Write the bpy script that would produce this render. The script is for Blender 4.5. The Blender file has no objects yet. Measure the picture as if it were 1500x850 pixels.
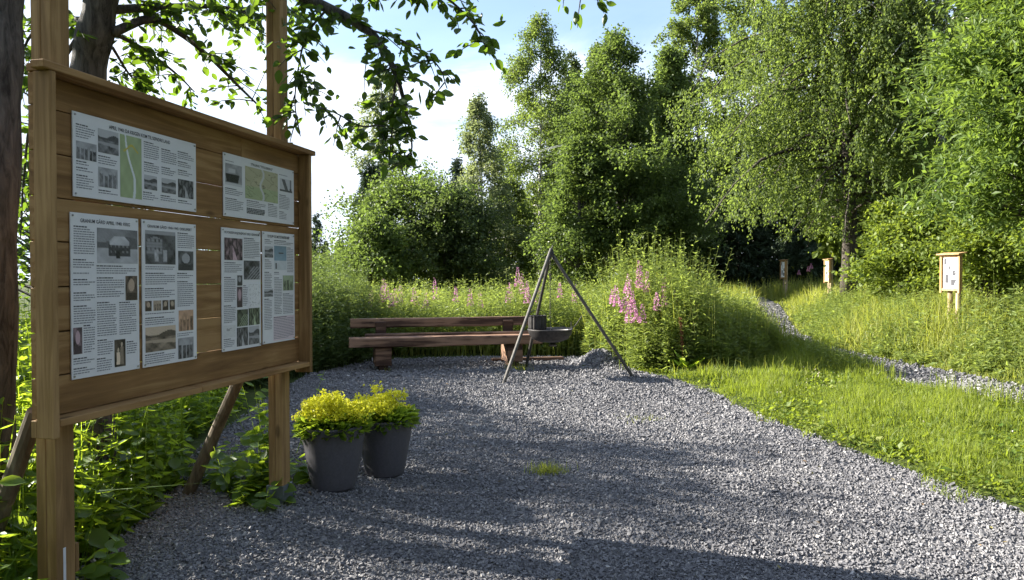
import bpy, math, random
import numpy as np
from mathutils import Vector, Matrix

sc = bpy.context.scene
C = sc.collection
R = math.radians

# ------------------------------------------------------------------ camera, sky, sun, exposure
CAM_Z = 1.5
FPX = 1080.0 / 1500.0
cam_d = bpy.data.cameras.new("camera"); cam = bpy.data.objects.new("camera", cam_d); C.objects.link(cam)
cam_d.sensor_width = 36.0; cam_d.lens = 36.0 * FPX
cam_d.clip_start = 0.05; cam_d.clip_end = 9000
cam.location = (0, 0, CAM_Z)
cam.rotation_euler = (R(90) - math.atan(21 / 1080.0), 0, 0)
sc.camera = cam

SUN_EL = R(26.0); SUN_AZ = R(-70.5)            # azimuth from +Y, clockwise
to_sun = Vector((math.sin(SUN_AZ) * math.cos(SUN_EL), math.cos(SUN_AZ) * math.cos(SUN_EL), math.sin(SUN_EL)))
sd = bpy.data.lights.new("sun", 'SUN'); sd.energy = 5.0; sd.angle = R(0.5); sd.color = (1.0, 0.94, 0.83)
so = bpy.data.objects.new("sun", sd); C.objects.link(so); so.rotation_euler = to_sun.to_track_quat('Z', 'Y').to_euler()
so.location = (-20, 6, 12)

world = bpy.data.worlds.new("World"); sc.world = world; world.use_nodes = True
wt = world.node_tree; wn = wt.nodes; wl = wt.links; wn.clear()
def N(tree, t, **kw):
    n = tree.nodes.new(t)
    for k, v in kw.items():
        if k.startswith('i_'): n.inputs[k[2:].replace('_', ' ')].default_value = v
        else: setattr(n, k, v)
    return n
sky = N(wt, 'ShaderNodeTexSky', sky_type='NISHITA', sun_disc=False, sun_elevation=SUN_EL, sun_rotation=SUN_AZ, altitude=300, air_density=1.0, dust_density=0.6, ozone_density=1.6)
tc = N(wt, 'ShaderNodeTexCoord'); sep = N(wt, 'ShaderNodeSeparateXYZ')
wl.new(tc.outputs['Generated'], sep.inputs[0])
zb = N(wt, 'ShaderNodeMath', operation='MAXIMUM'); wl.new(sep.outputs['Z'], zb.inputs[0]); zb.inputs[1].default_value = 0.0
za = N(wt, 'ShaderNodeMath', operation='ADD'); wl.new(zb.outputs[0], za.inputs[0]); za.inputs[1].default_value = 0.17
dx = N(wt, 'ShaderNodeMath', operation='DIVIDE'); wl.new(sep.outputs['X'], dx.inputs[0]); wl.new(za.outputs[0], dx.inputs[1])
dy = N(wt, 'ShaderNodeMath', operation='DIVIDE'); wl.new(sep.outputs['Y'], dy.inputs[0]); wl.new(za.outputs[0], dy.inputs[1])
cmb = N(wt, 'ShaderNodeCombineXYZ'); wl.new(dx.outputs[0], cmb.inputs[0]); wl.new(dy.outputs[0], cmb.inputs[1])
mp = N(wt, 'ShaderNodeMapping'); mp.inputs['Rotation'].default_value = (0, 0, R(35)); mp.inputs['Scale'].default_value = (0.8, 1.3, 1); mp.inputs['Location'].default_value = (3.4, 1.2, 0)
wl.new(cmb.outputs[0], mp.inputs['Vector'])
cn = N(wt, 'ShaderNodeTexNoise'); cn.inputs['Scale'].default_value = 1.15; cn.inputs['Detail'].default_value = 9; cn.inputs['Roughness'].default_value = 0.58; cn.inputs['Distortion'].default_value = 0.6
wl.new(mp.outputs[0], cn.inputs['Vector'])
# more cloud towards the horizon
hz = N(wt, 'ShaderNodeMapRange'); wl.new(sep.outputs['Z'], hz.inputs[0]); hz.inputs[1].default_value = 0.05; hz.inputs[2].default_value = 0.36; hz.inputs[3].default_value = 0.24; hz.inputs[4].default_value = -0.02
ad = N(wt, 'ShaderNodeMath', operation='ADD'); wl.new(cn.outputs['Fac'], ad.inputs[0]); wl.new(hz.outputs[0], ad.inputs[1])
cr = N(wt, 'ShaderNodeMapRange', interpolation_type='SMOOTHSTEP'); wl.new(ad.outputs[0], cr.inputs[0]); cr.inputs[1].default_value = 0.42; cr.inputs[2].default_value = 0.64; cr.inputs[3].default_value = 0.14
mx = N(wt, 'ShaderNodeMixRGB'); wl.new(cr.outputs[0], mx.inputs[0]); wl.new(sky.outputs[0], mx.inputs[1]); cn2 = N(wt, 'ShaderNodeTexNoise'); cn2.inputs['Scale'].default_value = 2.1; cn2.inputs['Detail'].default_value = 7; cn2.inputs['Roughness'].default_value = 0.55; wl.new(mp.outputs[0], cn2.inputs['Vector'])
ccr = N(wt, 'ShaderNodeValToRGB'); ccr.color_ramp.elements[0].position = 0.36; ccr.color_ramp.elements[0].color = (3.4, 3.9, 4.8, 1); ccr.color_ramp.elements[1].position = 0.62; ccr.color_ramp.elements[1].color = (5.3, 5.8, 6.7, 1)
wl.new(cn2.outputs['Fac'], ccr.inputs[0]); wl.new(ccr.outputs[0], mx.inputs[2])
bg = N(wt, 'ShaderNodeBackground'); bg.inputs['Strength'].default_value = 0.067
wo = N(wt, 'ShaderNodeOutputWorld'); wl.new(mx.outputs[0], bg.inputs[0]); wl.new(bg.outputs[0], wo.inputs[0])

sc.view_settings.view_transform = 'Standard'; sc.view_settings.look = 'None'; sc.view_settings.gamma = 1.0
sc.view_settings.use_curve_mapping = False; sc.view_settings.exposure = 2.15
sc.render.engine = 'CYCLES'
cy = sc.cycles; cy.use_denoising = True; cy.denoiser = 'OPENIMAGEDENOISE'; cy.denoising_input_passes = 'RGB_ALBEDO_NORMAL'
cy.max_bounces = 7; cy.diffuse_bounces = 3; cy.glossy_bounces = 2; cy.transmission_bounces = 4; cy.transparent_max_bounces = 4
cy.caustics_reflective = False; cy.caustics_refractive = False; cy.sample_clamp_indirect = 6.0

# ------------------------------------------------------------------ materials
def newmat(name):
    m = bpy.data.materials.new(name); m.use_nodes = True; t = m.node_tree; t.nodes.clear()
    out = t.nodes.new('ShaderNodeOutputMaterial'); return m, t, out
def ramp(t, stops):
    r = t.nodes.new('ShaderNodeValToRGB'); e = r.color_ramp.elements
    while len(e) < len(stops): e.new(0.5)
    for k, (p, c) in enumerate(stops): e[k].position = p; e[k].color = (*c, 1)
    return r
def leafmat(name, ca, cb, trans, tf=0.42, rough=0.5, spec=0.25):
    m, t, out = newmat(name); L = t.links
    a = N(t, 'ShaderNodeAttribute', attribute_name='tint')
    r = ramp(t, [(0.0, ca), (1.0, cb)]); L.new(a.outputs['Fac'], r.inputs[0])
    p = N(t, 'ShaderNodeBsdfPrincipled'); L.new(r.outputs[0], p.inputs['Base Color']); p.inputs['Roughness'].default_value = rough; p.inputs['Specular IOR Level'].default_value = spec
    tr = N(t, 'ShaderNodeBsdfTranslucent'); r2 = ramp(t, [(0.0, tuple(0.75 * x for x in trans)), (1.0, tuple(1.2 * x for x in trans))]); L.new(a.outputs['Fac'], r2.inputs[0]); L.new(r2.outputs[0], tr.inputs[0])
    mxs = N(t, 'ShaderNodeMixShader'); mxs.inputs[0].default_value = tf
    L.new(p.outputs[0], mxs.inputs[1]); L.new(tr.outputs[0], mxs.inputs[2]); L.new(mxs.outputs[0], out.inputs[0])
    return m
def woodmat(name, dark, mid, light, axis=0, scale=1.0, rough=0.75, knots=True, contrast=1.0):
    m, t, out = newmat(name); L = t.links
    c = N(t, 'ShaderNodeTexCoord'); mpn = N(t, 'ShaderNodeMapping')
    s = [14 * scale] * 3; s[axis] = 0.9 * scale; mpn.inputs['Scale'].default_value = s
    at = N(t, 'ShaderNodeAttribute', attribute_name='tint')
    off = N(t, 'ShaderNodeVectorMath', operation='SCALE'); off.inputs[0].default_value = (7.3, 5.1, 9.7); L.new(at.outputs['Fac'], off.inputs['Scale'])
    addv = N(t, 'ShaderNodeVectorMath', operation='ADD'); L.new(c.outputs['Object'], addv.inputs[0]); L.new(off.outputs[0], addv.inputs[1])
    L.new(addv.outputs[0], mpn.inputs[0])
    n1 = N(t, 'ShaderNodeTexNoise'); n1.inputs['Scale'].default_value = 1.6; n1.inputs['Detail'].default_value = 8; n1.inputs['Roughness'].default_value = 0.62; n1.inputs['Distortion'].default_value = 0.5
    L.new(mpn.outputs[0], n1.inputs['Vector'])
    n2 = N(t, 'ShaderNodeTexNoise'); n2.inputs['Scale'].default_value = 2.2; n2.inputs['Detail'].default_value = 3; L.new(addv.outputs[0], n2.inputs['Vector'])
    mixf = N(t, 'ShaderNodeMath', operation='MULTIPLY_ADD'); L.new(n2.outputs['Fac'], mixf.inputs[0]); mixf.inputs[1].default_value = 0.45; L.new(n1.outputs['Fac'], mixf.inputs[2])
    tn = N(t, 'ShaderNodeMath', operation='MULTIPLY_ADD'); L.new(at.outputs['Fac'], tn.inputs[0]); tn.inputs[1].default_value = 0.22; L.new(mixf.outputs[0], tn.inputs[2])
    r = ramp(t, [(0.5 - 0.12 * contrast + 0.2, dark), (0.83, mid), (0.96 + 0.0, light)]); L.new(tn.outputs[0], r.inputs[0])
    col = r.outputs[0]
    if knots:
        mk = N(t, 'ShaderNodeMapping'); sk = [7.0] * 3; sk[axis] = 2.6; mk.inputs['Scale'].default_value = sk; L.new(addv.outputs[0], mk.inputs[0])
        v = N(t, 'ShaderNodeTexVoronoi'); v.inputs['Scale'].default_value = 1.0; L.new(mk.outputs[0], v.inputs['Vector'])
        kr = N(t, 'ShaderNodeMapRange', interpolation_type='SMOOTHSTEP'); L.new(v.outputs['Distance'], kr.inputs[0]); kr.inputs[1].default_value = 0.06; kr.inputs[2].default_value = 0.15; kr.inputs[3].default_value = 0.6; kr.inputs[4].default_value = 0.0
        km = N(t, 'ShaderNodeMixRGB'); L.new(kr.outputs[0], km.inputs[0]); L.new(col, km.inputs[1]); km.inputs[2].default_value = (*[0.35 * x for x in dark], 1); col = km.outputs[0]
    p = N(t, 'ShaderNodeBsdfPrincipled'); L.new(col, p.inputs['Base Color']); p.inputs['Roughness'].default_value = rough; p.inputs['Specular IOR Level'].default_value = 0.25
    b = N(t, 'ShaderNodeBump'); b.inputs['Strength'].default_value = 0.35; b.inputs['Distance'].default_value = 0.004; L.new(n1.outputs['Fac'], b.inputs['Height']); L.new(b.outputs[0], p.inputs['Normal'])
    L.new(p.outputs[0], out.inputs[0]); return m
def plain(name, col, rough=0.6, metal=0.0, spec=0.4, noise=0.25, nscale=30, bump=0.2, coat=None):
    m, t, out = newmat(name); L = t.links
    c = N(t, 'ShaderNodeTexCoord'); n1 = N(t, 'ShaderNodeTexNoise'); n1.inputs['Scale'].default_value = nscale; n1.inputs['Detail'].default_value = 6
    L.new(c.outputs['Object'], n1.inputs['Vector'])
    r = ramp(t, [(0.3, tuple(x * (1 - noise) for x in col)), (0.7, tuple(min(1, x * (1 + noise)) for x in col))]); L.new(n1.outputs['Fac'], r.inputs[0])
    p = N(t, 'ShaderNodeBsdfPrincipled'); L.new(r.outputs[0], p.inputs['Base Color']); p.inputs['Roughness'].default_value = rough; p.inputs['Metallic'].default_value = metal; p.inputs['Specular IOR Level'].default_value = spec
    if bump:
        b = N(t, 'ShaderNodeBump'); b.inputs['Strength'].default_value = bump; b.inputs['Distance'].default_value = 0.004; L.new(n1.outputs['Fac'], b.inputs['Height']); L.new(b.outputs[0], p.inputs['Normal'])
    L.new(p.outputs[0], out.inputs[0]); return m
def barkmat(name, dark, light, white=None):
    m, t, out = newmat(name); L = t.links
    c = N(t, 'ShaderNodeTexCoord'); mk = N(t, 'ShaderNodeMapping'); mk.inputs['Scale'].default_value = (16, 16, 3.2) if white is None else (5, 5, 9); L.new(c.outputs['Object'], mk.inputs[0])
    n1 = N(t, 'ShaderNodeTexNoise'); n1.inputs['Scale'].default_value = 1.6; n1.inputs['Detail'].default_value = 9; n1.inputs['Roughness'].default_value = 0.7; n1.inputs['Distortion'].default_value = 0.7; L.new(mk.outputs[0], n1.inputs['Vector'])
    if white is None: r = ramp(t, [(0.36, dark), (0.66, light)])
    else: r = ramp(t, [(0.40, dark), (0.47, light), (0.52, white)])
    L.new(n1.outputs['Fac'], r.inputs[0])
    p = N(t, 'ShaderNodeBsdfPrincipled'); L.new(r.outputs[0], p.inputs['Base Color']); p.inputs['Roughness'].default_value = 0.85; p.inputs['Specular IOR Level'].default_value = 0.2
    b = N(t, 'ShaderNodeBump'); b.inputs['Strength'].default_value = 0.9; b.inputs['Distance'].default_value = 0.02; L.new(n1.outputs['Fac'], b.inputs['Height']); L.new(b.outputs[0], p.inputs['Normal'])
    L.new(p.outputs[0], out.inputs[0]); return m
def tintmat(name, stops, rough=0.8, spec=0.3, attr='tint'):
    m, t, out = newmat(name); L = t.links
    a = N(t, 'ShaderNodeAttribute', attribute_name=attr); r = ramp(t, stops); L.new(a.outputs['Fac'], r.inputs[0])
    p = N(t, 'ShaderNodeBsdfPrincipled'); L.new(r.outputs[0], p.inputs['Base Color']); p.inputs['Roughness'].default_value = rough; p.inputs['Specular IOR Level'].default_value = spec
    L.new(p.outputs[0], out.inputs[0]); return m
def colmat(name, rough=0.45):
    m, t, out = newmat(name); L = t.links
    a = N(t, 'ShaderNodeAttribute', attribute_name='print')
    p = N(t, 'ShaderNodeBsdfPrincipled'); L.new(a.outputs['Color'], p.inputs['Base Color']); p.inputs['Roughness'].default_value = rough; p.inputs['Specular IOR Level'].default_value = 0.3
    L.new(p.outputs[0], out.inputs[0]); return m

M = {}
M['panel_h'] = woodmat('pine_boards', (0.146, 0.076, 0.028), (0.250, 0.138, 0.052), (0.340, 0.205, 0.086), axis=0)
M['panel_v'] = woodmat('pine_posts', (0.138, 0.078, 0.031), (0.250, 0.148, 0.059), (0.360, 0.225, 0.098), axis=2)
M['pole'] = woodmat('round_pole_wood', (0.055, 0.043, 0.030), (0.125, 0.098, 0.068), (0.21, 0.17, 0.12), axis=2)
M['bench'] = woodmat('bench_log_wood', (0.022, 0.012, 0.009), (0.075, 0.040, 0.027), (0.26, 0.155, 0.10), axis=0, scale=0.6, rough=0.6)
M['sign_wood'] = woodmat('sign_pine', (0.27, 0.15, 0.065), (0.42, 0.25, 0.115), (0.52, 0.33, 0.17), axis=2)
M['sign_post'] = woodmat('sign_post_wood', (0.22, 0.16, 0.10), (0.36, 0.28, 0.18), (0.48, 0.39, 0.27), axis=2)
M['white'] = plain('printed_sheet_white', (0.70, 0.70, 0.72), rough=0.4, noise=0.02, bump=0)
M['poster'] = plain('sign_poster_sunlit_white', (0.74, 0.74, 0.74), rough=0.4, noise=0.02, bump=0)  # brighter copy of the sheet white, sunlight on the signs put into the colour
M['ink'] = plain('printing_ink', (0.045, 0.045, 0.055), rough=0.5, noise=0.1, bump=0)
M['greyink'] = plain('small_print_ink', (0.20, 0.20, 0.225), rough=0.5, noise=0.1, bump=0)
M['print'] = colmat('printed_picture')
M['steel'] = plain('screw_steel', (0.35, 0.35, 0.36), rough=0.35, metal=0.9, noise=0.1)
M['galv'] = plain('galvanised_steel', (0.17, 0.19, 0.21), rough=0.55, metal=0.5, noise=0.2, nscale=12)
M['iron'] = plain('blackened_iron', (0.050, 0.047, 0.046), rough=0.5, metal=0.55, noise=0.35, nscale=25, bump=0.3)
M['pipe'] = plain('grey_steel_pipe', (0.095, 0.088, 0.080), rough=0.45, metal=0.6, noise=0.3, nscale=20)
M['pot'] = plain('grey_pot_resin', (0.084, 0.081, 0.094), rough=0.55, noise=0.12, nscale=60, bump=0.25)
M['soil'] = plain('potting_soil', (0.03, 0.022, 0.015), rough=0.95, noise=0.5, nscale=60, bump=1)
M['wire'] = plain('aluminium_wire', (0.45, 0.46, 0.48), rough=0.4, metal=0.5, noise=0.05, bump=0)
M['bark'] = barkmat('rough_grey_bark', (0.030, 0.028, 0.028), (0.150, 0.138, 0.128))
M['bark_dark'] = barkmat('dark_bark', (0.022, 0.018, 0.015), (0.10, 0.085, 0.07))
M['bark_birch'] = barkmat('birch_bark', (0.03, 0.028, 0.026), (0.18, 0.17, 0.16), (0.62, 0.60, 0.57))
M['leaf_near'] = leafmat('broad_leaf', (0.026, 0.055, 0.015), (0.050, 0.092, 0.022), (0.19, 0.31, 0.022), tf=0.40, rough=0.42, spec=0.35)
M['leaf_birch'] = leafmat('birch_leaf', (0.056, 0.084, 0.027), (0.088, 0.118, 0.038), (0.23, 0.31, 0.055), tf=0.46, spec=0.12)
M['leaf_alder'] = leafmat('alder_leaf', (0.050, 0.082, 0.026), (0.092, 0.122, 0.040), (0.19, 0.27, 0.05), tf=0.42, spec=0.15)
M['leaf_dark'] = leafmat('dark_leaf', (0.038, 0.060, 0.026), (0.068, 0.092, 0.036), (0.14, 0.19, 0.05), tf=0.40, spec=0.15)
M['leaf_pale'] = leafmat('pale_leaf', (0.080, 0.115, 0.058), (0.140, 0.175, 0.085), (0.28, 0.33, 0.12), tf=0.46)
M['leaf_willow'] = leafmat('willow_leaf', (0.066, 0.112, 0.030), (0.112, 0.158, 0.042), (0.23, 0.33, 0.045), tf=0.43, rough=0.45, spec=0.2)
M['leaf_shrub'] = leafmat('shrub_leaf', (0.085, 0.130, 0.026), (0.160, 0.200, 0.045), (0.30, 0.38, 0.04), tf=0.42)
M['needle'] = leafmat('spruce_needle', (0.030, 0.052, 0.028), (0.058, 0.085, 0.042), (0.05, 0.08, 0.03), tf=0.2)
M['grass'] = leafmat('lawn_grass', (0.070, 0.125, 0.018), (0.200, 0.225, 0.048), (0.32, 0.40, 0.035), tf=0.44, rough=0.5)
M['meadow'] = leafmat('meadow_grass', (0.125, 0.180, 0.034), (0.300, 0.300, 0.085), (0.42, 0.46, 0.06), tf=0.47)
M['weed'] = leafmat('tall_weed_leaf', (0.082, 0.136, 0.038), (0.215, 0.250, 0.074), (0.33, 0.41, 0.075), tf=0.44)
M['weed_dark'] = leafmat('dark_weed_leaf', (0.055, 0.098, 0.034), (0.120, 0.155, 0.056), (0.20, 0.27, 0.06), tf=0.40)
M['nettle'] = leafmat('nettle_leaf', (0.045, 0.100, 0.018), (0.105, 0.175, 0.032), (0.42, 0.56, 0.035), tf=0.50, rough=0.45, spec=0.35)
M['clover'] = tintmat('clover_flower', [(0, (0.38, 0.34, 0.22)), (1, (0.52, 0.47, 0.36))])
M['pink'] = leafmat('fireweed_petal', (0.52, 0.20, 0.38), (0.66, 0.38, 0.53), (0.52, 0.26, 0.42), tf=0.35)
M['yellow'] = leafmat('yellow_petal', (0.60, 0.56, 0.020), (0.80, 0.80, 0.06), (0.75, 0.75, 0.05), tf=0.35)
M['rust'] = tintmat('dock_seed', [(0, (0.13, 0.050, 0.022)), (1, (0.27, 0.125, 0.05))])
M['stone'] = tintmat('crushed_stone', [(0.0, (0.080, 0.080, 0.089)), (0.5, (0.162, 0.159, 0.168)), (0.85, (0.240, 0.233, 0.236)), (1.0, (0.44, 0.42, 0.40))], rough=0.75, spec=0.35)
M['sap_leaf'] = M['leaf_shrub']

M['textink'] = tintmat('small_print', [(0.0, (0.05, 0.05, 0.06)), (1.0, (0.21, 0.21, 0.235))], rough=0.5)
def groundmat():
    m, t, out = newmat('meadow_ground'); L = t.links
    c = N(t, 'ShaderNodeTexCoord'); n1 = N(t, 'ShaderNodeTexNoise'); n1.inputs['Scale'].default_value = 1.3; n1.inputs['Detail'].default_value = 10; n1.inputs['Roughness'].default_value = 0.75
    L.new(c.outputs['Object'], n1.inputs['Vector'])
    r = ramp(t, [(0.35, (0.030, 0.040, 0.012)), (0.55, (0.055, 0.075, 0.020)), (0.72, (0.085, 0.080, 0.035))]); L.new(n1.outputs['Fac'], r.inputs[0])
    p = N(t, 'ShaderNodeBsdfPrincipled'); L.new(r.outputs[0], p.inputs['Base Color']); p.inputs['Roughness'].default_value = 0.95; p.inputs['Specular IOR Level'].default_value = 0.1
    n2 = N(t, 'ShaderNodeTexNoise'); n2.inputs['Scale'].default_value = 25; n2.inputs['Detail'].default_value = 6; L.new(c.outputs['Object'], n2.inputs['Vector'])
    b = N(t, 'ShaderNodeBump'); b.inputs['Strength'].default_value = 0.8; b.inputs['Distance'].default_value = 0.05; L.new(n2.outputs['Fac'], b.inputs['Height']); L.new(b.outputs[0], p.inputs['Normal'])
    L.new(p.outputs[0], out.inputs[0]); return m
def gravelmat():
    m, t, out = newmat('gravel_bed'); L = t.links
    c = N(t, 'ShaderNodeTexCoord'); v = N(t, 'ShaderNodeTexVoronoi'); v.inputs['Scale'].default_value = 48; L.new(c.outputs['Object'], v.inputs['Vector'])
    bw = N(t, 'ShaderNodeRGBToBW'); L.new(v.outputs['Color'], bw.inputs[0])
    r = ramp(t, [(0.15, (0.060, 0.060, 0.066)), (0.5, (0.140, 0.136, 0.142)), (0.8, (0.23, 0.222, 0.22))]); L.new(bw.outputs[0], r.inputs[0])
    p = N(t, 'ShaderNodeBsdfPrincipled'); L.new(r.outputs[0], p.inputs['Base Color']); p.inputs['Roughness'].default_value = 0.85; p.inputs['Specular IOR Level'].default_value = 0.3
    b = N(t, 'ShaderNodeBump', invert=True); b.inputs['Strength'].default_value = 1.0; b.inputs['Distance'].default_value = 0.02; L.new(v.outputs['Distance'], b.inputs['Height']); L.new(b.outputs[0], p.inputs['Normal'])
    L.new(p.outputs[0], out.inputs[0]); return m
M['ground'] = groundmat(); M['gravel'] = gravelmat()

# ------------------------------------------------------------------ mesh helpers
def tagset(o, label=None, cat=None, group=None, kind=None):
    if label: o['label'] = label
    if cat: o['category'] = cat
    if group: o['group'] = group
    if kind: o['kind'] = kind
    return o
def empty(name, loc, rz=0.0, label=None, cat=None, group=None):
    o = bpy.data.objects.new(name, None); C.objects.link(o); o.location = loc; o.rotation_euler = (0, 0, rz); o.empty_display_size = 0.2
    return tagset(o, label, cat, group)
def mesh_np(name, V, faces, mat, parent=None, tint=None, smooth=False, colors=None):
    """faces: list of int arrays (k,3) / (k,4). tint: per-face float array in the same order."""
    me = bpy.data.meshes.new(name); V = np.asarray(V, np.float32)
    faces = [np.asarray(f, np.int32) for f in faces if len(f)]
    me.vertices.add(len(V)); me.vertices.foreach_set('co', V.ravel())
    idx = np.concatenate([f.ravel() for f in faces]); tot = np.concatenate([np.full(len(f), f.shape[1], np.int32) for f in faces])
    st = np.concatenate([[0], np.cumsum(tot)[:-1]]).astype(np.int32)
    me.loops.add(len(idx)); me.loops.foreach_set('vertex_index', idx)
    me.polygons.add(len(tot)); me.polygons.foreach_set('loop_start', st); me.polygons.foreach_set('loop_total', tot)
    me.polygons.foreach_set('use_smooth', np.full(len(tot), smooth, bool))
    if tint is not None:
        a = me.attributes.new('tint', 'FLOAT', 'FACE'); a.data.foreach_set('value', np.asarray(tint, np.float32))
    if colors is not None:
        a = me.attributes.new('print', 'FLOAT_COLOR', 'POINT'); a.data.foreach_set('color', np.asarray(colors, np.float32).ravel())
    me.update(calc_edges=True); me.materials.append(mat)
    o = bpy.data.objects.new(name, me); C.objects.link(o)
    if parent: o.parent = parent
    return o
class MB:
    """collects boxes, tubes and lathes into one mesh"""
    def __init__(s): s.V = []; s.Q = []; s.T = []; s.qt = []; s.tt = []; s.n = 0
    def add(s, V, Q=(), T=(), tint=0.5):
        V = np.asarray(V, float).reshape(-1, 3)
        if len(Q): q = np.asarray(Q, int) + s.n; s.Q.append(q); s.qt.append(np.full(len(q), tint))
        if len(T): q = np.asarray(T, int) + s.n; s.T.append(q); s.tt.append(np.full(len(q), tint))
        s.V.append(V); s.n += len(V); return s
    def box(s, lo, hi, bev=0.003, tint=0.5, M4=None):
        lo = np.array(lo, float); hi = np.array(hi, float); c = (lo + hi) / 2; h = (hi - lo) / 2; b = min(bev, 0.45 * h.min())
        vs = []; ids = {}
        for sx in (-1, 1):
            for sy in (-1, 1):
                for sz in (-1, 1):
                    for ax in range(3):
                        p = np.array([sx, sy, sz], float) * h
                        for k in range(3):
                            if k != ax: p[k] -= b * (sx, sy, sz)[k]
                        ids[(sx, sy, sz, ax)] = len(vs); vs.append(c + p)
        Q = []; T = []
        for ax in range(3):
            o1, o2 = [k for k in range(3) if k != ax]
            for sg in (-1, 1):
                loop = []
                for a, b2 in ((-1, -1), (1, -1), (1, 1), (-1, 1)):
                    k = [0, 0, 0]; k[ax] = sg; k[o1] = a; k[o2] = b2; loop.append(ids[(*k, ax)])
                flip = (sg > 0) != (ax != 1)
                Q.append(loop[::-1] if flip else loop)
        for ax in range(3):                       # edge bevels along axis ax
            o1, o2 = [k for k in range(3) if k != ax]
            for a in (-1, 1):
                for b2 in (-1, 1):
                    k0 = [0, 0, 0]; k0[ax] = -1; k0[o1] = a; k0[o2] = b2; k1 = list(k0); k1[ax] = 1
                    q = [ids[(*k0, o1)], ids[(*k0, o2)], ids[(*k1, o2)], ids[(*k1, o1)]]
                    Q.append(q if (a * b2 > 0) == (ax != 1) else q[::-1])
        for sx in (-1, 1):
            for sy in (-1, 1):
                for sz in (-1, 1):
                    t = [ids[(sx, sy, sz, 0)], ids[(sx, sy, sz, 1)], ids[(sx, sy, sz, 2)]]
                    T.append(t if sx * sy * sz > 0 else t[::-1])
        vs = np.array(vs)
        if M4 is not None: vs = vs @ np.array(M4.to_3x3()).T + np.array(M4.translation)
        return s.add(vs, Q, T, tint)
    def tube(s, P, rad, sides=8, cap=True, tint=0.5):
        P = np.asarray(P, float); rad = np.broadcast_to(np.asarray(rad, float), (len(P),)); k = len(P)
        d = np.gradient(P, axis=0); d /= np.linalg.norm(d, axis=1)[:, None] + 1e-9
        ref = np.array([0.0, 0, 1]) if abs(d[:, 2]).mean() < 0.8 else np.array([0.0, 1, 0])
        x = np.cross(d, ref); x /= np.linalg.norm(x, axis=1)[:, None] + 1e-9; y = np.cross(d, x)
        an = np.arange(sides) * 2 * np.pi / sides
        V = P[:, None, :] + rad[:, None, None] * (np.cos(an)[None, :, None] * x[:, None, :] + np.sin(an)[None, :, None] * y[:, None, :])
        i = np.arange(k - 1)[:, None] * sides; j = np.arange(sides)[None, :]; j2 = (j + 1) % sides
        Q = np.stack([i + j, i + sides + j, i + sides + j2, i + j2], -1).reshape(-1, 4)
        V = V.reshape(-1, 3); T = []
        if cap:
            V = np.concatenate([V, P[:1], P[-1:]]); c0 = k * sides; c1 = c0 + 1; e = (k - 1) * sides
            for q in range(sides): T.append((c0, q, (q + 1) % sides)); T.append((c1, e + (q + 1) % sides, e + q))
        return s.add(V, Q, T, tint)
    def lathe(s, prof, sides=40, center=(0, 0, 0), tint=0.5, ripple=None):
        prof = np.asarray(prof, float); k = len(prof); an = np.arange(sides) * 2 * np.pi / sides
        r = np.repeat(prof[:, :1], sides, 1)
        if ripple: r = r * (1 + ripple[0] * np.cos(ripple[1] * an))[None, :]
        V = np.stack([r * np.cos(an), r * np.sin(an), np.repeat(prof[:, 1:2], sides, 1)], -1).reshape(-1, 3) + np.array(center)
        i = np.arange(k - 1)[:, None] * sides; j = np.arange(sides)[None, :]; j2 = (j + 1) % sides
        Q = np.stack([i + j, i + j2, i + sides + j2, i + sides + j], -1).reshape(-1, 4)
        return s.add(V, Q, (), tint)
    def build(s, name, mat, parent=None, smooth=False):
        V = np.concatenate(s.V); f = []; t = []
        if s.Q: f.append(np.concatenate(s.Q)); t.append(np.concatenate(s.qt))
        if s.T: f.append(np.concatenate(s.T)); t.append(np.concatenate(s.tt))
        return mesh_np(name, V, f, mat, parent, np.concatenate(t), smooth)

def norm(a): return a / (np.linalg.norm(a, axis=-1, keepdims=True) + 1e-9)
LEAF4 = (np.array([[0, 0, 0], [0.5, 0.42, 0.06], [0, 1, 0], [-0.5, 0.42, 0.06]]), np.array([[0, 1, 2, 3]]))
_o = [(0.0, 0), (0.30, 0.14), (0.48, 0.38), (0.40, 0.66), (0.17, 0.88), (0, 1.0)]
def _leaf_full(out):
    V = []; n = len(out)
    for k, (w, y) in enumerate(out): V.append((0, y, -0.10 * math.sin(y * 2.6)))
    for k, (w, y) in enumerate(out): V.append((w, y, 0.30 * w - 0.10 * math.sin(y * 2.6)))
    for k, (w, y) in enumerate(out): V.append((-w, y, 0.30 * w - 0.10 * math.sin(y * 2.6)))
    F = []
    for k in range(n - 1): F.append((k, n + k, n + k + 1, k + 1)); F.append((k, k + 1, 2 * n + k + 1, 2 * n + k))
    return np.array(V, float), np.array(F)
LEAFO = _leaf_full(_o)
LEAFL = _leaf_full([(0.0, 0), (0.40, 0.25), (0.5, 0.5), (0.25, 0.8), (0, 1.0)])
def leaves(tmpl, pos, axis, nrm, length, width):
    """returns V, F for leaf blades; axis = direction of the midrib, nrm = rough facing"""
    T, F = tmpl; a = norm(axis); s = norm(np.cross(a, nrm)); n = np.cross(s, a)
    V = pos[:, None, :] + (T[None, :, 0:1] * width[:, None, None]) * s[:, None, :] + (T[None, :, 1:2] * length[:, None, None]) * a[:, None, :] + (T[None, :, 2:3] * length[:, None, None]) * n[:, None, :]
    k = len(T); Fa = F[None] + (np.arange(len(pos)) * k)[:, None, None]
    return V.reshape(-1, 3), Fa.reshape(-1, F.shape[1]), len(F)
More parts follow.
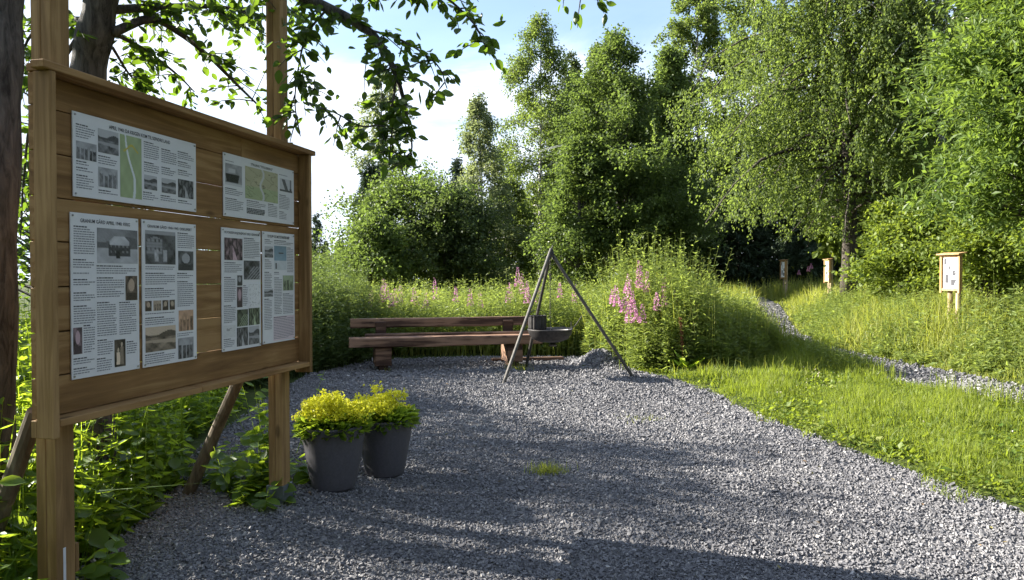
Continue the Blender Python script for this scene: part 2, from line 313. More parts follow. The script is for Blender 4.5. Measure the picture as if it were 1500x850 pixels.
class Soup:
    def __init__(s): s.V = []; s.F = {3: [], 4: []}; s.t = {3: [], 4: []}; s.n = 0
    def add(s, V, F, tint):
        k = F.shape[1]; s.V.append(V); s.F[k].append(F + s.n); s.t[k].append(tint); s.n += len(V)
    def put(s, tmpl, pos, axis, nrm, length, width, tint):
        if len(pos) == 0: return
        V, F, m = leaves(tmpl, pos, axis, nrm, length, width); s.add(V, F, np.repeat(tint, m))
    def build(s, name, mat, parent=None, smooth=False):
        f = []; t = []
        for k in (4, 3):
            if s.F[k]: f.append(np.concatenate(s.F[k])); t.append(np.concatenate(s.t[k]))
        return mesh_np(name, np.concatenate(s.V), f, mat, parent, np.concatenate(t), smooth)
def sstep(a, b, x): t = np.clip((x - a) / (b - a), 0, 1); return t * t * (3 - 2 * t)
def inpoly(px, py, poly):
    r = np.zeros(px.shape, bool); n = len(poly)
    for i in range(n):
        x0, y0 = poly[i]; x1, y1 = poly[(i + 1) % n]
        c = ((y0 > py) != (y1 > py)) & (px < (x1 - x0) * (py - y0) / (y1 - y0 + 1e-12) + x0); r ^= c
    return r
def polydist(px, py, poly, closed=True):
    d = np.full(px.shape, 1e9); n = len(poly)
    for i in range(n if closed else n - 1):
        x0, y0 = poly[i]; x1, y1 = poly[(i + 1) % n]; ex, ey = x1 - x0, y1 - y0
        t = np.clip(((px - x0) * ex + (py - y0) * ey) / (ex * ex + ey * ey + 1e-12), 0, 1)
        d = np.minimum(d, np.hypot(px - x0 - t * ex, py - y0 - t * ey))
    return d
def wob(x, y, f=1.0):
    return np.sin(1.7 * f * x + 0.6) * np.cos(1.3 * f * y + 1.1) + 0.5 * np.sin(3.9 * f * x - 2.2 * f * y) + 0.3 * np.sin(7.7 * f * y + 5.1 * f * x)

# ------------------------------------------------------------------ the lie of the land
YARD = [(3.75, 0.3), (3.6, 2.0), (3.25, 4.6), (3.0, 5.9), (2.64, 7.9), (2.60, 9.6), (2.25, 10.9), (1.95, 11.6), (1.85, 12.6), (1.5, 13.5), (-0.5, 13.6), (-2.5, 13.0), (-3.1, 11.0), (-3.0, 9.0), (-2.75, 6.6), (-2.30, 4.95), (-2.1, 3.7), (-2.0, 2.0), (-2.0, 0.3)]
PATH = [(10.5, 5.7), (8.2, 6.9), (6.5, 8.15), (5.9, 10.0), (5.8, 12.3), (5.75, 14.3), (6.0, 16.6), (6.9, 19.5), (8.1, 23.5), (9.4, 29.0), (9.6, 34.0), (8.8, 40.0)]
_py = np.array([p[1] for p in PATH]); _px = np.array([p[0] for p in PATH])
def path_x(y): return np.interp(y, _py, _px)
def terrain(x, y):
    x = np.asarray(x, float); y = np.asarray(y, float)
    z = 0.62 * sstep(11, 28, y) * sstep(2.2, 5.6, x)
    z = z + 0.62 * sstep(0.55, 3.2, x - path_x(y)) * (1 - 0.62 * sstep(15, 24, y)) * sstep(6.6, 9.5, y)
    z = z + 0.75 * sstep(2.6, 8.0, x - path_x(y)) * sstep(8, 13, y)
    z = z + 0.07 * sstep(-0.7, -1.6, x) * sstep(2.0, 3.2, y) * (1 - sstep(5.4, 7.5, y))
    off = np.where(inpoly(x, y, YARD), 0, np.minimum(polydist(x, y, YARD), 1.0))
    z = z + off * 0.05 * (0.6 + 0.4 * wob(x, y, 0.5))
    z = z + 0.25 * sstep(0.52, 0.02, np.hypot((x - 1.50), (y - 12.45) * 0.9)) * 0.9
    far = np.hypot(x, y)
    return z + sstep(60, 400, far) * -2.5
gx = np.unique(np.concatenate([np.linspace(-400, -20, 24), np.arange(-20, -4, 0.8), np.arange(-4, 14, 0.16), np.arange(14, 40, 1.0), np.linspace(40, 400, 20)]))
gy = np.unique(np.concatenate([np.linspace(-60, -2, 8), np.arange(-2, 30, 0.2), np.arange(30, 60, 1.2), np.linspace(60, 900, 28)]))
GX, GY = np.meshgrid(gx, gy); GZ = terrain(GX, GY)
nx, ny = len(gx), len(gy); ii = (np.arange(ny - 1)[:, None] * nx + np.arange(nx - 1)[None, :])
Q = np.stack([ii, ii + 1, ii + nx + 1, ii + nx], -1).reshape(-1, 4)
tagset(mesh_np('ground', np.stack([GX, GY, GZ], -1).reshape(-1, 3), [Q], M['ground'], smooth=True), kind='structure')

def sheet(name, mask, lift, step, x0, x1, y0, y1, mat):
    xs = np.arange(x0, x1 + step, step); ys = np.arange(y0, y1 + step, step); X, Y = np.meshgrid(xs, ys); n = len(xs)
    k = mask(X, Y); Z = terrain(X, Y) + lift
    ii = (np.arange(len(ys) - 1)[:, None] * n + np.arange(n - 1)[None, :]); ok = (k[:-1, :-1] & k[1:, :-1] & k[:-1, 1:] & k[1:, 1:])
    b = ii[ok]; Q = np.stack([b, b + 1, b + n + 1, b + n], -1)
    return tagset(mesh_np(name, np.stack([X, Y, Z], -1).reshape(-1, 3), [Q], mat, smooth=True), kind='structure')
sheet('gravel_yard', lambda x, y: inpoly(x, y, YARD) & (polydist(x, y, YARD) > 0.05 + 0.05 * wob(x, y, 1.5)), 0.012, 0.08, -3.4, 4.0, 0.3, 13.8, M['gravel'])
def pw(y): return np.interp(y, [9.0, 12.2, 14.2, 20], [0.72, 0.64, 0.42, 0.38])
sheet('gravel_path', lambda x, y: polydist(x, y, PATH, False) < pw(y) + 0.06 * wob(x, y, 1.2), 0.02, 0.11, 5.0, 11.0, 6.4, 40, M['gravel'])

# loose stones
rng = np.random.default_rng(11)
def stones(P, size, rng):
    n = len(P); cube = np.array([[x, y, z] for x in (-1, 1) for y in (-1, 1) for z in (-1, 1)], float)
    Fq = np.array([[0, 1, 3, 2], [4, 6, 7, 5], [0, 4, 5, 1], [2, 3, 7, 6], [0, 2, 6, 4], [1, 5, 7, 3]])
    V = cube[None] * rng.uniform(0.45, 1.0, (n, 8, 3)) * np.stack([rng.uniform(0.8, 1.25, n), rng.uniform(0.5, 0.9, n), rng.uniform(0.35, 0.7, n)], -1)[:, None, :]
    q = norm(rng.normal(size=(n, 4)) * np.array([0.5, 0.5, 1, 1])[None]); a, b, c, d = q.T
    Rm = np.stack([np.stack([1 - 2 * (b * b + c * c) if 0 else 1 - 2 * (b * b + c * c), 2 * (a * b - c * d), 2 * (a * c + b * d)], -1),
                   np.stack([2 * (a * b + c * d), 1 - 2 * (a * a + c * c), 2 * (b * c - a * d)], -1),
                   np.stack([2 * (a * c - b * d), 2 * (b * c + a * d), 1 - 2 * (a * a + b * b)], -1)], 1)
    V = np.einsum('nij,nkj->nki', Rm, V) * (size / 2)[:, None, None] + P[:, None, :]
    F = (Fq[None] + (np.arange(n) * 8)[:, None, None]).reshape(-1, 4)
    return V.reshape(-1, 3), F
sP = []; sS = []
for (y0, y1, dens, sz) in ((3.0, 4.6, 5800, 0.0165), (4.6, 6.2, 4900, 0.0175), (6.2, 8.2, 3100, 0.0205), (8.2, 10.6, 1700, 0.024), (10.6, 13.6, 800, 0.032)):
    n = int((y1 - y0) * 7.2 * dens); x = rng.uniform(-3.2, 4.0, n); y = rng.uniform(y0, y1, n)
    k = inpoly(x, y, YARD) & (np.abs(x) < 0.74 * y + 0.3) & (polydist(x, y, YARD) > rng.uniform(-0.02, 0.10, n)); x, y = x[k], y[k]
    s = sz * np.exp(rng.normal(0, 0.28, len(x))); sP.append(np.stack([x, y, terrain(x, y) + 0.012 + s * rng.uniform(0.0, 0.35, len(x))], -1)); sS.append(s)
n = 26000; x = rng.uniform(5, 9.5, n); y = rng.uniform(7, 24, n); k = polydist(x, y, PATH, False) < pw(y) + 0.05; x, y = x[k], y[k]
s = 0.038 * np.exp(rng.normal(0, 0.3, len(x))); sP.append(np.stack([x, y, terrain(x, y) + 0.02 + s * 0.2], -1)); sS.append(s)
n = 1500; an = rng.uniform(0, 6.28, n); rr = 0.5 * np.sqrt(rng.uniform(0, 1, n)); x = 1.5 + rr * np.cos(an); y = 12.45 + rr * np.sin(an)
s = 0.036 * np.exp(rng.normal(0, 0.3, n)); sP.append(np.stack([x, y, terrain(x, y) + 0.015 + s * 0.2], -1)); sS.append(s)
sP = np.concatenate(sP); sS = np.concatenate(sS); V, F = stones(sP, sS, rng)
tn = np.clip(rng.beta(3.4, 4.2, len(sP)) + 0.10 * wob(sP[:, 0], sP[:, 1], 0.6), 0, 1); tn = np.where(rng.random(len(sP)) < 0.02, 0.95, tn)
tagset(mesh_np('gravel', V, [F], M['stone'], tint=np.repeat(tn, 6)), kind='stuff')

n = 520; x = rng.uniform(-2.6, 3.6, n); y = rng.uniform(3.2, 12.5, n); k = inpoly(x, y, YARD) & (rng.random(n) < np.clip(1.1 - polydist(x, y, YARD) * 0.6, 0.12, 1)); x, y = x[k], y[k]; n = len(x)
Vl, Fl, m_ = leaves(LEAFL, np.stack([x, y, terrain(x, y) + rng.uniform(0.022, 0.032, n)], -1), rng.normal(0, 1, (n, 3)) * np.array([1, 1, 0.15]), rng.normal(0, 0.3, (n, 3)) + np.array([0, 0, 1]), rng.uniform(0.018, 0.05, n), rng.uniform(0.007, 0.022, n))
M['litter'] = tintmat('dry_leaf', [(0, (0.10, 0.060, 0.030)), (0.6, (0.24, 0.17, 0.09)), (1, (0.20, 0.20, 0.06))])
tagset(mesh_np('fallen_leaves', Vl, [Fl], M['litter'], tint=np.repeat(rng.random(n), m_)), kind='stuff')

# ------------------------------------------------------------------ pixel bearings to metres (all things get a real distance and size)
_p = math.atan(21 / 1080.0); _cp, _sp = math.cos(_p), math.sin(_p)
def at(px, py, d):
    a = (px - 750) / 1080.0; b = (425 - py) / 1080.0; r = np.array([a, _cp + b * _sp, -_sp + b * _cp]); return np.array([0, 0, CAM_Z]) + r * (d / r[1])
def X(px, d): return (px - 750) / 1080.0 * d
def Zt(py, d): return CAM_Z + (404 - py) / 1080.0 * d

# ------------------------------------------------------------------ trees
def make_tree(name, loc, H, z0, Rr, seed, label, group=None, cat='tree', leaf='leaf_birch', bark='bark_birch', nbr=60, nleaf=16000, lsize=0.11, lw=0.75,
              prof='cone', up=35, droop=0.5, hang=0.0, sub=7, subl=0.42, sig=0.10, trunk_r=0.12, tmpl=LEAF4, flat=0.5, down=0.3, lean=(0, 0), trunks=1, squash=1.0, zmin=0.0, bare=0.0, spread=0.0):
    rng = np.random.default_rng(seed)
    root = empty(name, loc, 0, label, cat, group)
    wood = MB(); B = []; D = []; Ls = []
    for tk in range(trunks):
        k = 9; tz = np.linspace(-0.15, H * (1 - 0.12 * tk), k); wobx = np.cumsum(rng.normal(0, 0.02 * H / k * 1.6, k)); woby = np.cumsum(rng.normal(0, 0.02 * H / k * 1.6, k))
        az0 = rng.uniform(0, 6.28); sp = spread * (1 if trunks > 1 else 0)
        tp = np.stack([wobx + lean[0] * tz / H + sp * math.cos(az0 + 6.28 * tk / trunks) * np.maximum(tz / H, 0) ** 0.8, woby + lean[1] * tz / H + sp * math.sin(az0 + 6.28 * tk / trunks) * np.maximum(tz / H, 0) ** 0.8, tz], -1); tp[0, :2] *= 0.3
        tr = trunk_r * (1 - np.linspace(0, 1, k)) ** 0.8 + 0.012; tr[0] *= 1.25; wood.tube(tp, tr, 9)
        nb = nbr // trunks
        for i in range(nb):
            f = ((i + rng.uniform(0, 1)) / nb) ** 0.9
            if rng.random() < bare: continue
            z = z0 + (H * (1 - 0.12 * tk) - z0) * f * 0.985
            c = np.array([np.interp(z, tz, tp[:, 0]), np.interp(z, tz, tp[:, 1]), z])
            if prof == 'cone': w = 1.3 * (1 - f) ** 0.62 * (0.6 + 0.4 * min(1, f * 5))
            elif prof == 'column': w = 1.2 * min(1, 0.6 + f * 2.5) * (1 - f ** 2.6) ** 0.8 + 0.10
            elif prof == 'round': w = math.sqrt(max(0.03, 1 - (2 * f - 0.82) ** 2)) * (0.98 if f < 0.9 else 0.75)
            elif prof == 'bush': w = 1.28 * (1 - f ** 2.4) * 0.92 + 0.13
            elif prof == 'spruce': w = (1 - f) ** 0.9 + 0.03
            L = Rr * w * (rng.uniform(0.5, 1.12) + (0.28 if rng.random() < 0.16 else 0)); az = i * 2.39996 + rng.normal(0, 0.5); el = R(up * (0.55 + 0.9 * f) + rng.normal(0, 9))
            h = np.array([math.cos(az), math.sin(az), 0]); ts = np.linspace(0, 1, 6)
            pts = c + (h[None] * math.cos(el) + np.array([0, 0, math.sin(el)])[None]) * (L * ts)[:, None] + np.array([0, 0, -1.0])[None] * (droop * L * ts ** 2.2)[:, None]
            pts[:, :2] += np.cumsum(rng.normal(0, 0.03 * L, (6, 2)), 0) * ts[:, None]
            r0 = min(np.interp(z, tz, tr) * 0.5, 0.018 * L + 0.008); wood.tube(pts, r0 * (1 - ts * 0.85), 4, cap=False)
            for q in range(sub):
                s = rng.uniform(0.22, 1.0); bp = np.array([np.interp(s, ts, pts[:, a]) for a in range(3)])
                a2 = az + rng.choice([-1, 1]) * rng.uniform(0.3, 1.25) * (1.15 - s * 0.6); e2 = rng.normal(0.15, 0.35) - down * 0.5
                d = np.array([math.cos(a2) * math.cos(e2), math.sin(a2) * math.cos(e2), math.sin(e2)])
                B.append(bp); D.append(d); Ls.append(L * subl * (1.3 - s * 0.7) * rng.uniform(0.5, 1.4) + 0.18)
            B.append(pts[2]); D.append(norm(pts[5] - pts[2])); Ls.append(np.linalg.norm(pts[5] - pts[2]) * 1.05)
    B = np.array(B); D = np.array(D); Ls = np.array(Ls)
    w = Ls ** 1.1; idx = rng.choice(len(B), nleaf, p=w / w.sum()); t = rng.uniform(0.08, 1.0, nleaf) ** 0.75
    pos = B[idx] + D[idx] * (Ls[idx] * t)[:, None]; pos[:, 2] -= droop * 0.6 * Ls[idx] * t ** 2
    pos += rng.normal(0, sig, (nleaf, 3)) * np.array([1, 1, squash])
    if hang > 0.85:                                                # weeping: leaves sit on long hanging strands
        m = 24; ns = nleaf // m; si = rng.integers(0, nleaf, ns); Lh = hang * rng.uniform(0.25, 1.0, ns) * (0.5 + rng.random(len(B))[idx[si]]); q = np.repeat(np.arange(ns), m)
        tt = rng.uniform(0, 1, ns * m); sw = rng.normal(0, 0.10, (ns, 3)); idx = idx[si][q]; pos = pos[si][q] + sw[q] * tt[:, None] + rng.normal(0, 0.035, (ns * m, 3)); pos[:, 2] -= Lh[q] * tt; nleaf = ns * m
    elif hang: hg = rng.uniform(0, 1, len(B)) * hang; pos[:, 2] -= hg[idx] * rng.uniform(0, 1, nleaf)
    pos[:, 2] = np.maximum(pos[:, 2], 0.1)
    if zmin:
        low_ = pos[:, 2] < zmin + rng.normal(0, 0.35, len(B))[idx]; up_ = np.flatnonzero(~low_); pos[low_] = pos[rng.choice(up_, low_.sum())] + rng.normal(0, 0.12, (low_.sum(), 3))
    ax = D[idx] * 0.7 + rng.normal(0, 0.7, (nleaf, 3)); ax[:, 2] -= down * 1.6
    nr = rng.normal(0, 1, (nleaf, 3)); nr[:, 2] = np.abs(nr[:, 2]) + flat
    ln = lsize * rng.uniform(0.65, 1.3, nleaf)
    tint = np.clip(0.5 * rng.random(len(B))[idx] + 0.5 * rng.random(nleaf), 0, 1)
    wood.build('trunk', M[bark], root, smooth=True)
    sp = Soup(); sp.put(tmpl, pos, ax, nr, ln, ln * lw, tint); sp.build('crown', M[leaf], root)
    return root
def ground_at(px, d): x = X(px, d); return (x, d, float(terrain(np.array([x]), np.array([d]))[0]) - 0.03)
def treep(name, px, d, top, halfpx, base_px, seed, label, **kw):
    loc = ground_at(px, d); H = Zt(top, d) - loc[2]; z0 = max(0.25, Zt(base_px, d) - loc[2]); return make_tree(name, loc, H, z0, halfpx / 1080.0 * d, seed, label, **kw)

BIRCH = dict(leaf='leaf_birch', bark='bark_birch', up=38, droop=0.55, hang=0.45, nbr=80, nleaf=34000, lsize=0.13, prof='cone', sub=8)
ALDER = dict(leaf='leaf_alder', bark='bark', up=38, droop=0.15, nbr=80, nleaf=30000, lsize=0.13, lw=0.85, prof='bush', sub=8, sig=0.14, flat=0.9, down=0.1)
TG = 'trees at the back of the meadow'
treep('birch_tree', 790, 44, 18, 105, 415, 1, 'tall pointed birch behind the bench, highest of the trees over the tripod', group=TG, **{**BIRCH, 'nleaf': 72000, 'lsize': 0.13, 'nbr': 90, 'hang': 0.8, 'sig': 0.16})
treep('birch_tree', 836, 46, 74, 60, 400, 2, 'darker slim birch pressed against the right side of the tall pointed birch', group=TG, **{**BIRCH, 'leaf': 'leaf_dark', 'nleaf': 34000, 'lsize': 0.14})
treep('birch_tree', 706, 36, 132, 62, 440, 3, 'thin pale birch standing left of the tall pointed birch', group=TG, **{**BIRCH, 'leaf': 'leaf_pale', 'nleaf': 30000, 'bare': 0.08, 'lsize': 0.12})
treep('birch_tree', 745, 38, 260, 45, 430, 31, 'short dark birch filling the space below the tall pointed birch', group=TG, **{**BIRCH, 'leaf': 'leaf_birch', 'nleaf': 17000, 'lsize': 0.12, 'prof': 'bush'})
treep('birch_tree', 876, 45, 62, 68, 380, 4, 'pale topped birch rising behind the broad bright green alder', group=TG, **{**BIRCH, 'nleaf': 40000, 'lsize': 0.14})
treep('alder_tree', 915, 30, 62, 118, 420, 5, 'broad bright green alder with upright crown behind the weed clump', group=TG, **{**ALDER, 'nbr': 150, 'nleaf': 100000, 'up': 50, 'prof': 'cone', 'trunks': 2, 'spread': 0.9, 'lsize': 0.105, 'trunk_r': 0.14})
treep('alder_tree', 846, 28.5, 205, 48, 425, 6, 'smaller alder with rounded top at the left foot of the broad alder', group=TG, **{**ALDER, 'nleaf': 24000, 'lsize': 0.11})
treep('alder_tree', 978, 32, 74, 72, 420, 7, 'dark leaning alder between the broad alder and the tall right birches', group=TG, **{**ALDER, 'leaf': 'leaf_alder', 'nleaf': 44000, 'prof': 'cone', 'up': 48})
treep('birch_tree', 1035, 40, -40, 72, 380, 8, 'very tall birch whose top leaves the picture left of the weeping birch', group=TG, **{**BIRCH, 'nleaf': 66000, 'prof': 'column', 'lsize': 0.14, 'bare': 0.08, 'nbr': 100})
treep('birch_tree', 1105, 37, -70, 70, 300, 9, 'tall open birch with sky showing through, behind the weeping birch', group=TG, **{**BIRCH, 'nleaf': 30000, 'prof': 'column', 'lsize': 0.15, 'bare': 0.2})
treep('aspen_tree', 562, 55, 100, 48, 300, 10, 'faint slender aspen seen behind the hanging leaf branch', group=TG, **{**BIRCH, 'leaf': 'leaf_pale', 'bark': 'bark', 'nleaf': 15000, 'prof': 'round', 'lsize': 0.17, 'hang': 0.2, 'nbr': 46})
treep('alder_bush', 600, 27, 262, 92, 430, 12, 'big rounded green bush behind the bench, left half', group='bushes behind the bench', cat='bush', **{**ALDER, 'up': 54, 'nleaf': 34000, 'lsize': 0.105, 'trunks': 3, 'spread': 0.8, 'trunk_r': 0.06})
treep('alder_bush', 662, 26, 285, 66, 430, 13, 'rounded dark bush behind the bench, right of the big one', group='bushes behind the bench', cat='bush', **{**ALDER, 'up': 54, 'leaf': 'leaf_dark', 'nleaf': 24000, 'lsize': 0.105, 'trunks': 3, 'spread': 0.6, 'trunk_r': 0.06})
treep('alder_bush', 535, 24, 320, 48, 430, 14, 'low light green bush at the left end of the bushes behind the bench', group='bushes behind the bench', cat='bush', **{**ALDER, 'up': 54, 'nleaf': 14000, 'lsize': 0.10, 'trunks': 2, 'spread': 0.4, 'trunk_r': 0.05})
SPRUCE = dict(leaf='needle', bark='bark_dark', prof='spruce', up=-4, droop=0.10, nbr=90, nleaf=16000, lsize=0.24, lw=0.28, sub=7, sig=0.05, down=0.25, flat=0.8, trunk_r=0.1)
treep('spruce_tree', 543, 33, 240, 42, 420, 15, 'small pointed spruce poking out above the left bush', group='spruces', cat='tree', **{**SPRUCE, 'nleaf': 12000})
treep('spruce_tree', 668, 40, 232, 28, 420, 16, 'thin spruce tip showing above the dark bush', group='spruces', cat='tree', **{**SPRUCE, 'nleaf': 8000})
treep('spruce_tree', 466, 85, 312, 15, 410, 17, 'lone far spruce in front of the pale sky beside the board', group='spruces', cat='tree', **{**SPRUCE, 'nleaf': 3500, 'bare': 0.35, 'lsize': 0.4})
for (px, d, top, hp, sd_, lb) in ((1085, 33, 235, 52, 18, 'dark spruce in shade left of the far shaded sign'), (1150, 35, 190, 60, 19, 'dark spruce in shade directly behind the far shaded sign'),
                                  (1195, 31, 250, 50, 20, 'dark spruce left of the weeping birch trunk'), (1040, 36, 270, 45, 21, 'dark spruce behind the right end of the weed clump'), (1290, 34, 200, 60, 22, 'dark spruce right of the weeping birch trunk')):
    treep('spruce_tree', px, d, top, hp, 425, sd_, lb, group='spruces', cat='tree', **{**SPRUCE, 'nleaf': 20000, 'nbr': 120})
# the weeping birches on the right
treep('weeping_birch', 1243, 20.5, -150, 205, 330, 23, 'huge weeping birch with drooping curtains of leaves above the middle sign', group='weeping birches on the right', cat='tree',
      **{**BIRCH, 'nleaf': 132000, 'nbr': 150, 'prof': 'round', 'hang': 1.3, 'droop': 0.75, 'lsize': 0.074, 'up': 40, 'trunk_r': 0.21, 'bark': 'bark_dark', 'sub': 9, 'sig': 0.13, 'down': 0.7, 'flat': 0.1, 'zmin': 2.5})
treep('weeping_birch', 1372, 19, -220, 130, 190, 24, 'white trunked birch between the weeping birch and the willow', group='weeping birches on the right', cat='tree',
      **{**BIRCH, 'nleaf': 42000, 'nbr': 90, 'prof': 'column', 'hang': 0.9, 'droop': 0.6, 'lsize': 0.085, 'trunk_r': 0.19, 'bare': 0.25, 'sub': 8, 'down': 0.6, 'flat': 0.1})
treep('willow_tree', 1568, 10.5, -230, 128, 345, 25, 'willow with long narrow light green leaves at the right edge', cat='tree', leaf='leaf_willow', bark='bark', nbr=190, nleaf=62000, lsize=0.125, lw=0.34,
      prof='bush', up=42, droop=0.12, sub=9, sig=0.08, tmpl=LEAF4, flat=0.4, down=0.0, trunks=3, spread=0.7, trunk_r=0.09)
SHR = dict(leaf='leaf_shrub', bark='bark', prof='bush', up=40, droop=0.1, nbr=70, sub=7, sig=0.09, flat=0.9, down=0.05, lw=0.72, trunks=3, spread=0.4, trunk_r=0.035, cat='shrub', group='shrubs behind the signs')
treep('leafy_shrub', 1325, 17, 300, 40, 450, 26, 'bright green shrub left of the nearest sign', nleaf=15000, lsize=0.095, **SHR)
treep('leafy_shrub', 1375, 17.5, 300, 55, 450, 27, 'green shrub right behind the nearest sign', nleaf=15000, lsize=0.095, **SHR)
treep('leafy_shrub', 1448, 15, 318, 62, 450, 28, 'bushy shrub under the willow at the right edge', nleaf=16000, lsize=0.085, **SHR)
treep('young_tree', 1217, 24.5, 336, 17, 382, 30, 'young tree with large bright leaves behind the middle sign', leaf='leaf_shrub', bark='bark', prof='bush', up=40, droop=0.1, nbr=16, nleaf=420, lsize=0.22, lw=0.8, sub=3, sig=0.06, trunk_r=0.03, tmpl=LEAFO, flat=0.2, down=0.3)
# far wood behind everything
rngw = np.random.default_rng(77)
protos = [make_tree('birch_tree', (-3, 60, 0), 11.5, 0.6, 3.0, 41, 'tree of the far wood half hidden behind the nearer trees', group='trees of the far wood', **{**BIRCH, 'leaf': 'leaf_dark', 'nleaf': 15000, 'lsize': 0.26, 'prof': 'bush'}),
          make_tree('spruce_tree', (3, 62, 0), 12.0, 0.4, 2.6, 42, 'tree of the far wood half hidden behind the nearer trees', group='trees of the far wood', **{**SPRUCE, 'nleaf': 12000, 'lsize': 0.5, 'lw': 0.35})]
def copy_thing(o, loc, rz, sc_, label=None):
    r = o.copy(); C.objects.link(r); r.location = loc; r.rotation_euler = (0, 0, rz); r.scale = (sc_, sc_, sc_)
    if label: r['label'] = label
    for ch in o.children:
        c = ch.copy(); C.objects.link(c); c.parent = r
        for g in ch.children: d = g.copy(); C.objects.link(d); d.parent = c
    return r
spots = [(640, 62, .62), (725, 60, .72), (800, 58, .8), (865, 56, .8), (960, 52, .85), (1060, 50, .9), (1140, 50, 1.05), (1200, 46, 1.0), (1330, 40, 1.05), (1420, 38, 1.1), (1500, 36, 1.1), (1260, 42, 1.0), (1010, 47, .7), (1390, 33, .8), (1470, 29, .75), (1560, 28, .9), (1640, 26, .9)]
for q, (px, d, s_) in enumerate(spots):
    pr = protos[q % 2] if d > 32 else protos[0]
    if q < 2: protos[q].location = ground_at(px, d); protos[q].scale = (s_,) * 3
    else: copy_thing(pr, ground_at(px, d), rngw.uniform(0, 6.28), s_ * rngw.uniform(0.92, 1.08))
for q, (px, d, s_) in enumerate(((500, 95, .55), (478, 120, .62), (455, 110, .6), (520, 105, .6), (560, 90, .5), (430, 90, .6), (590, 85, .5), (400, 80, .7), (340, 70, .8))):
    copy_thing(protos[q % 2], ground_at(px, d), rngw.uniform(0, 6.28), s_, 'small far tree low on the horizon beside the board')

# unseen trees added on the open side to keep low sky off the board
for q, (x, y, s_) in enumerate(((17, 5, .95), (15, -1, 1.0), (12.5, -6.5, 1.1), (7, -10, 1.05), (1, -12, 1.15), (-6, -11, 1.0), (20, 10, 1.1), (21, -6, 1.2), (-12, -6, 1.0))):
    copy_thing(protos[0], (x, y, -0.05), q * 2.1, s_, 'unseen leafy tree added on the open side to keep low sky off the board')

# ------------------------------------------------------------------ the old trees behind the board
def near_leaves(sp, P, axisdir, rng, n, ln=(0.045, 0.088), spread=0.06, tmpl=LEAFO, w=0.62):
    """leaves along polyline P"""
    P = np.asarray(P, float); seg = np.linalg.norm(np.diff(P, axis=0), axis=1); cs = np.concatenate([[0], np.cumsum(seg)]); s = rng.uniform(0.05, 1.02, n) * cs[-1]
    pos = np.stack([np.interp(s, cs, P[:, a]) for a in range(3)], -1) + rng.normal(0, spread, (n, 3)) * 0.5
    ax = rng.normal(0, 1, (n, 3)) * np.array([1, 1, 0.6]) + np.array(axisdir); ax[:, 2] -= 0.45
    nr = rng.normal(0, 0.6, (n, 3)); nr[:, 2] += 0.9
    l = rng.uniform(*ln, n); sp.put(tmpl, pos, ax, nr, l, l * w * rng.uniform(0.85, 1.15, n), rng.random(n))
def twigs(sp, wood, P, rng, nt, tl, nl, rr=0.004, ln=(0.045, 0.088), dirbias=(0, 0, -0.3)):
    P = np.asarray(P, float); seg = np.linalg.norm(np.diff(P, axis=0), axis=1); cs = np.concatenate([[0], np.cumsum(seg)])
    for q in range(nt):
        s = rng.uniform(0.15, 1.0) * cs[-1]; b = np.array([np.interp(s, cs, P[:, a]) for a in range(3)])
        d = norm(rng.normal(0, 1, 3) * np.array([1, 1, 0.5]) + np.array(dirbias)); L = tl * rng.uniform(0.5, 1.25)
        t = np.linspace(0, 1, 4); pts = b + d * (L * t)[:, None] + np.array([0, 0, -1]) * (0.25 * L * t ** 2)[:, None] + np.cumsum(rng.normal(0, 0.02 * L, (4, 3)), 0)
        wood.tube(pts, rr * (1.2 - t * 0.8), 4, cap=False); near_leaves(sp, pts, d * 0.8, rng, nl, ln=ln, spread=0.03)
def smooth_poly(P, k=5):
    P = np.asarray(P, float); n = len(P); t = np.linspace(0, n - 1, (n - 1) * k + 1); out = []
    for a in range(3):
        m = np.gradient(P[:, a]); i = np.minimum(t.astype(int), n - 2); f = t - i
        h00 = 2 * f ** 3 - 3 * f ** 2 + 1; h10 = f ** 3 - 2 * f ** 2 + f; h01 = -2 * f ** 3 + 3 * f ** 2; h11 = f ** 3 - f ** 2
        out.append(h00 * P[i, a] + h10 * m[i] + h01 * P[i + 1, a] + h11 * m[i + 1])
    return np.stack(out, -1)
def near_tree(name, base, label, trunk, limbs, seed, extra=()):
    rng = np.random.default_rng(seed); root = empty(name, base, 0, label, 'tree', 'old trees behind the board'); b = np.array(base)
    wood = MB(); sp = Soup(); P, r0, r1 = trunk; P = smooth_poly(np.array(P) - b, 6); wood.tube(P, np.linspace(r0, r1, len(P)) * (1 + 0.06 * np.sin(np.arange(len(P)) * 1.3)), 16)
    for (pts, ra, rb, nt, tl, nl) in limbs:
        nt = int(nt * 1.08)
        p = smooth_poly(np.array(pts) - b, 5); wood.tube(p, np.linspace(ra, rb, len(p)), 8); twigs(sp, wood, p, rng, nt, tl, nl)
        near_leaves(sp, p[len(p) // 3:], (0, 0, 0), rng, max(6, nt // 2), spread=0.12)
    wood.build('trunk', M['bark'], root, smooth=True); sp.build('crown', M['leaf_near'], root, smooth=True)
    return root
A = at
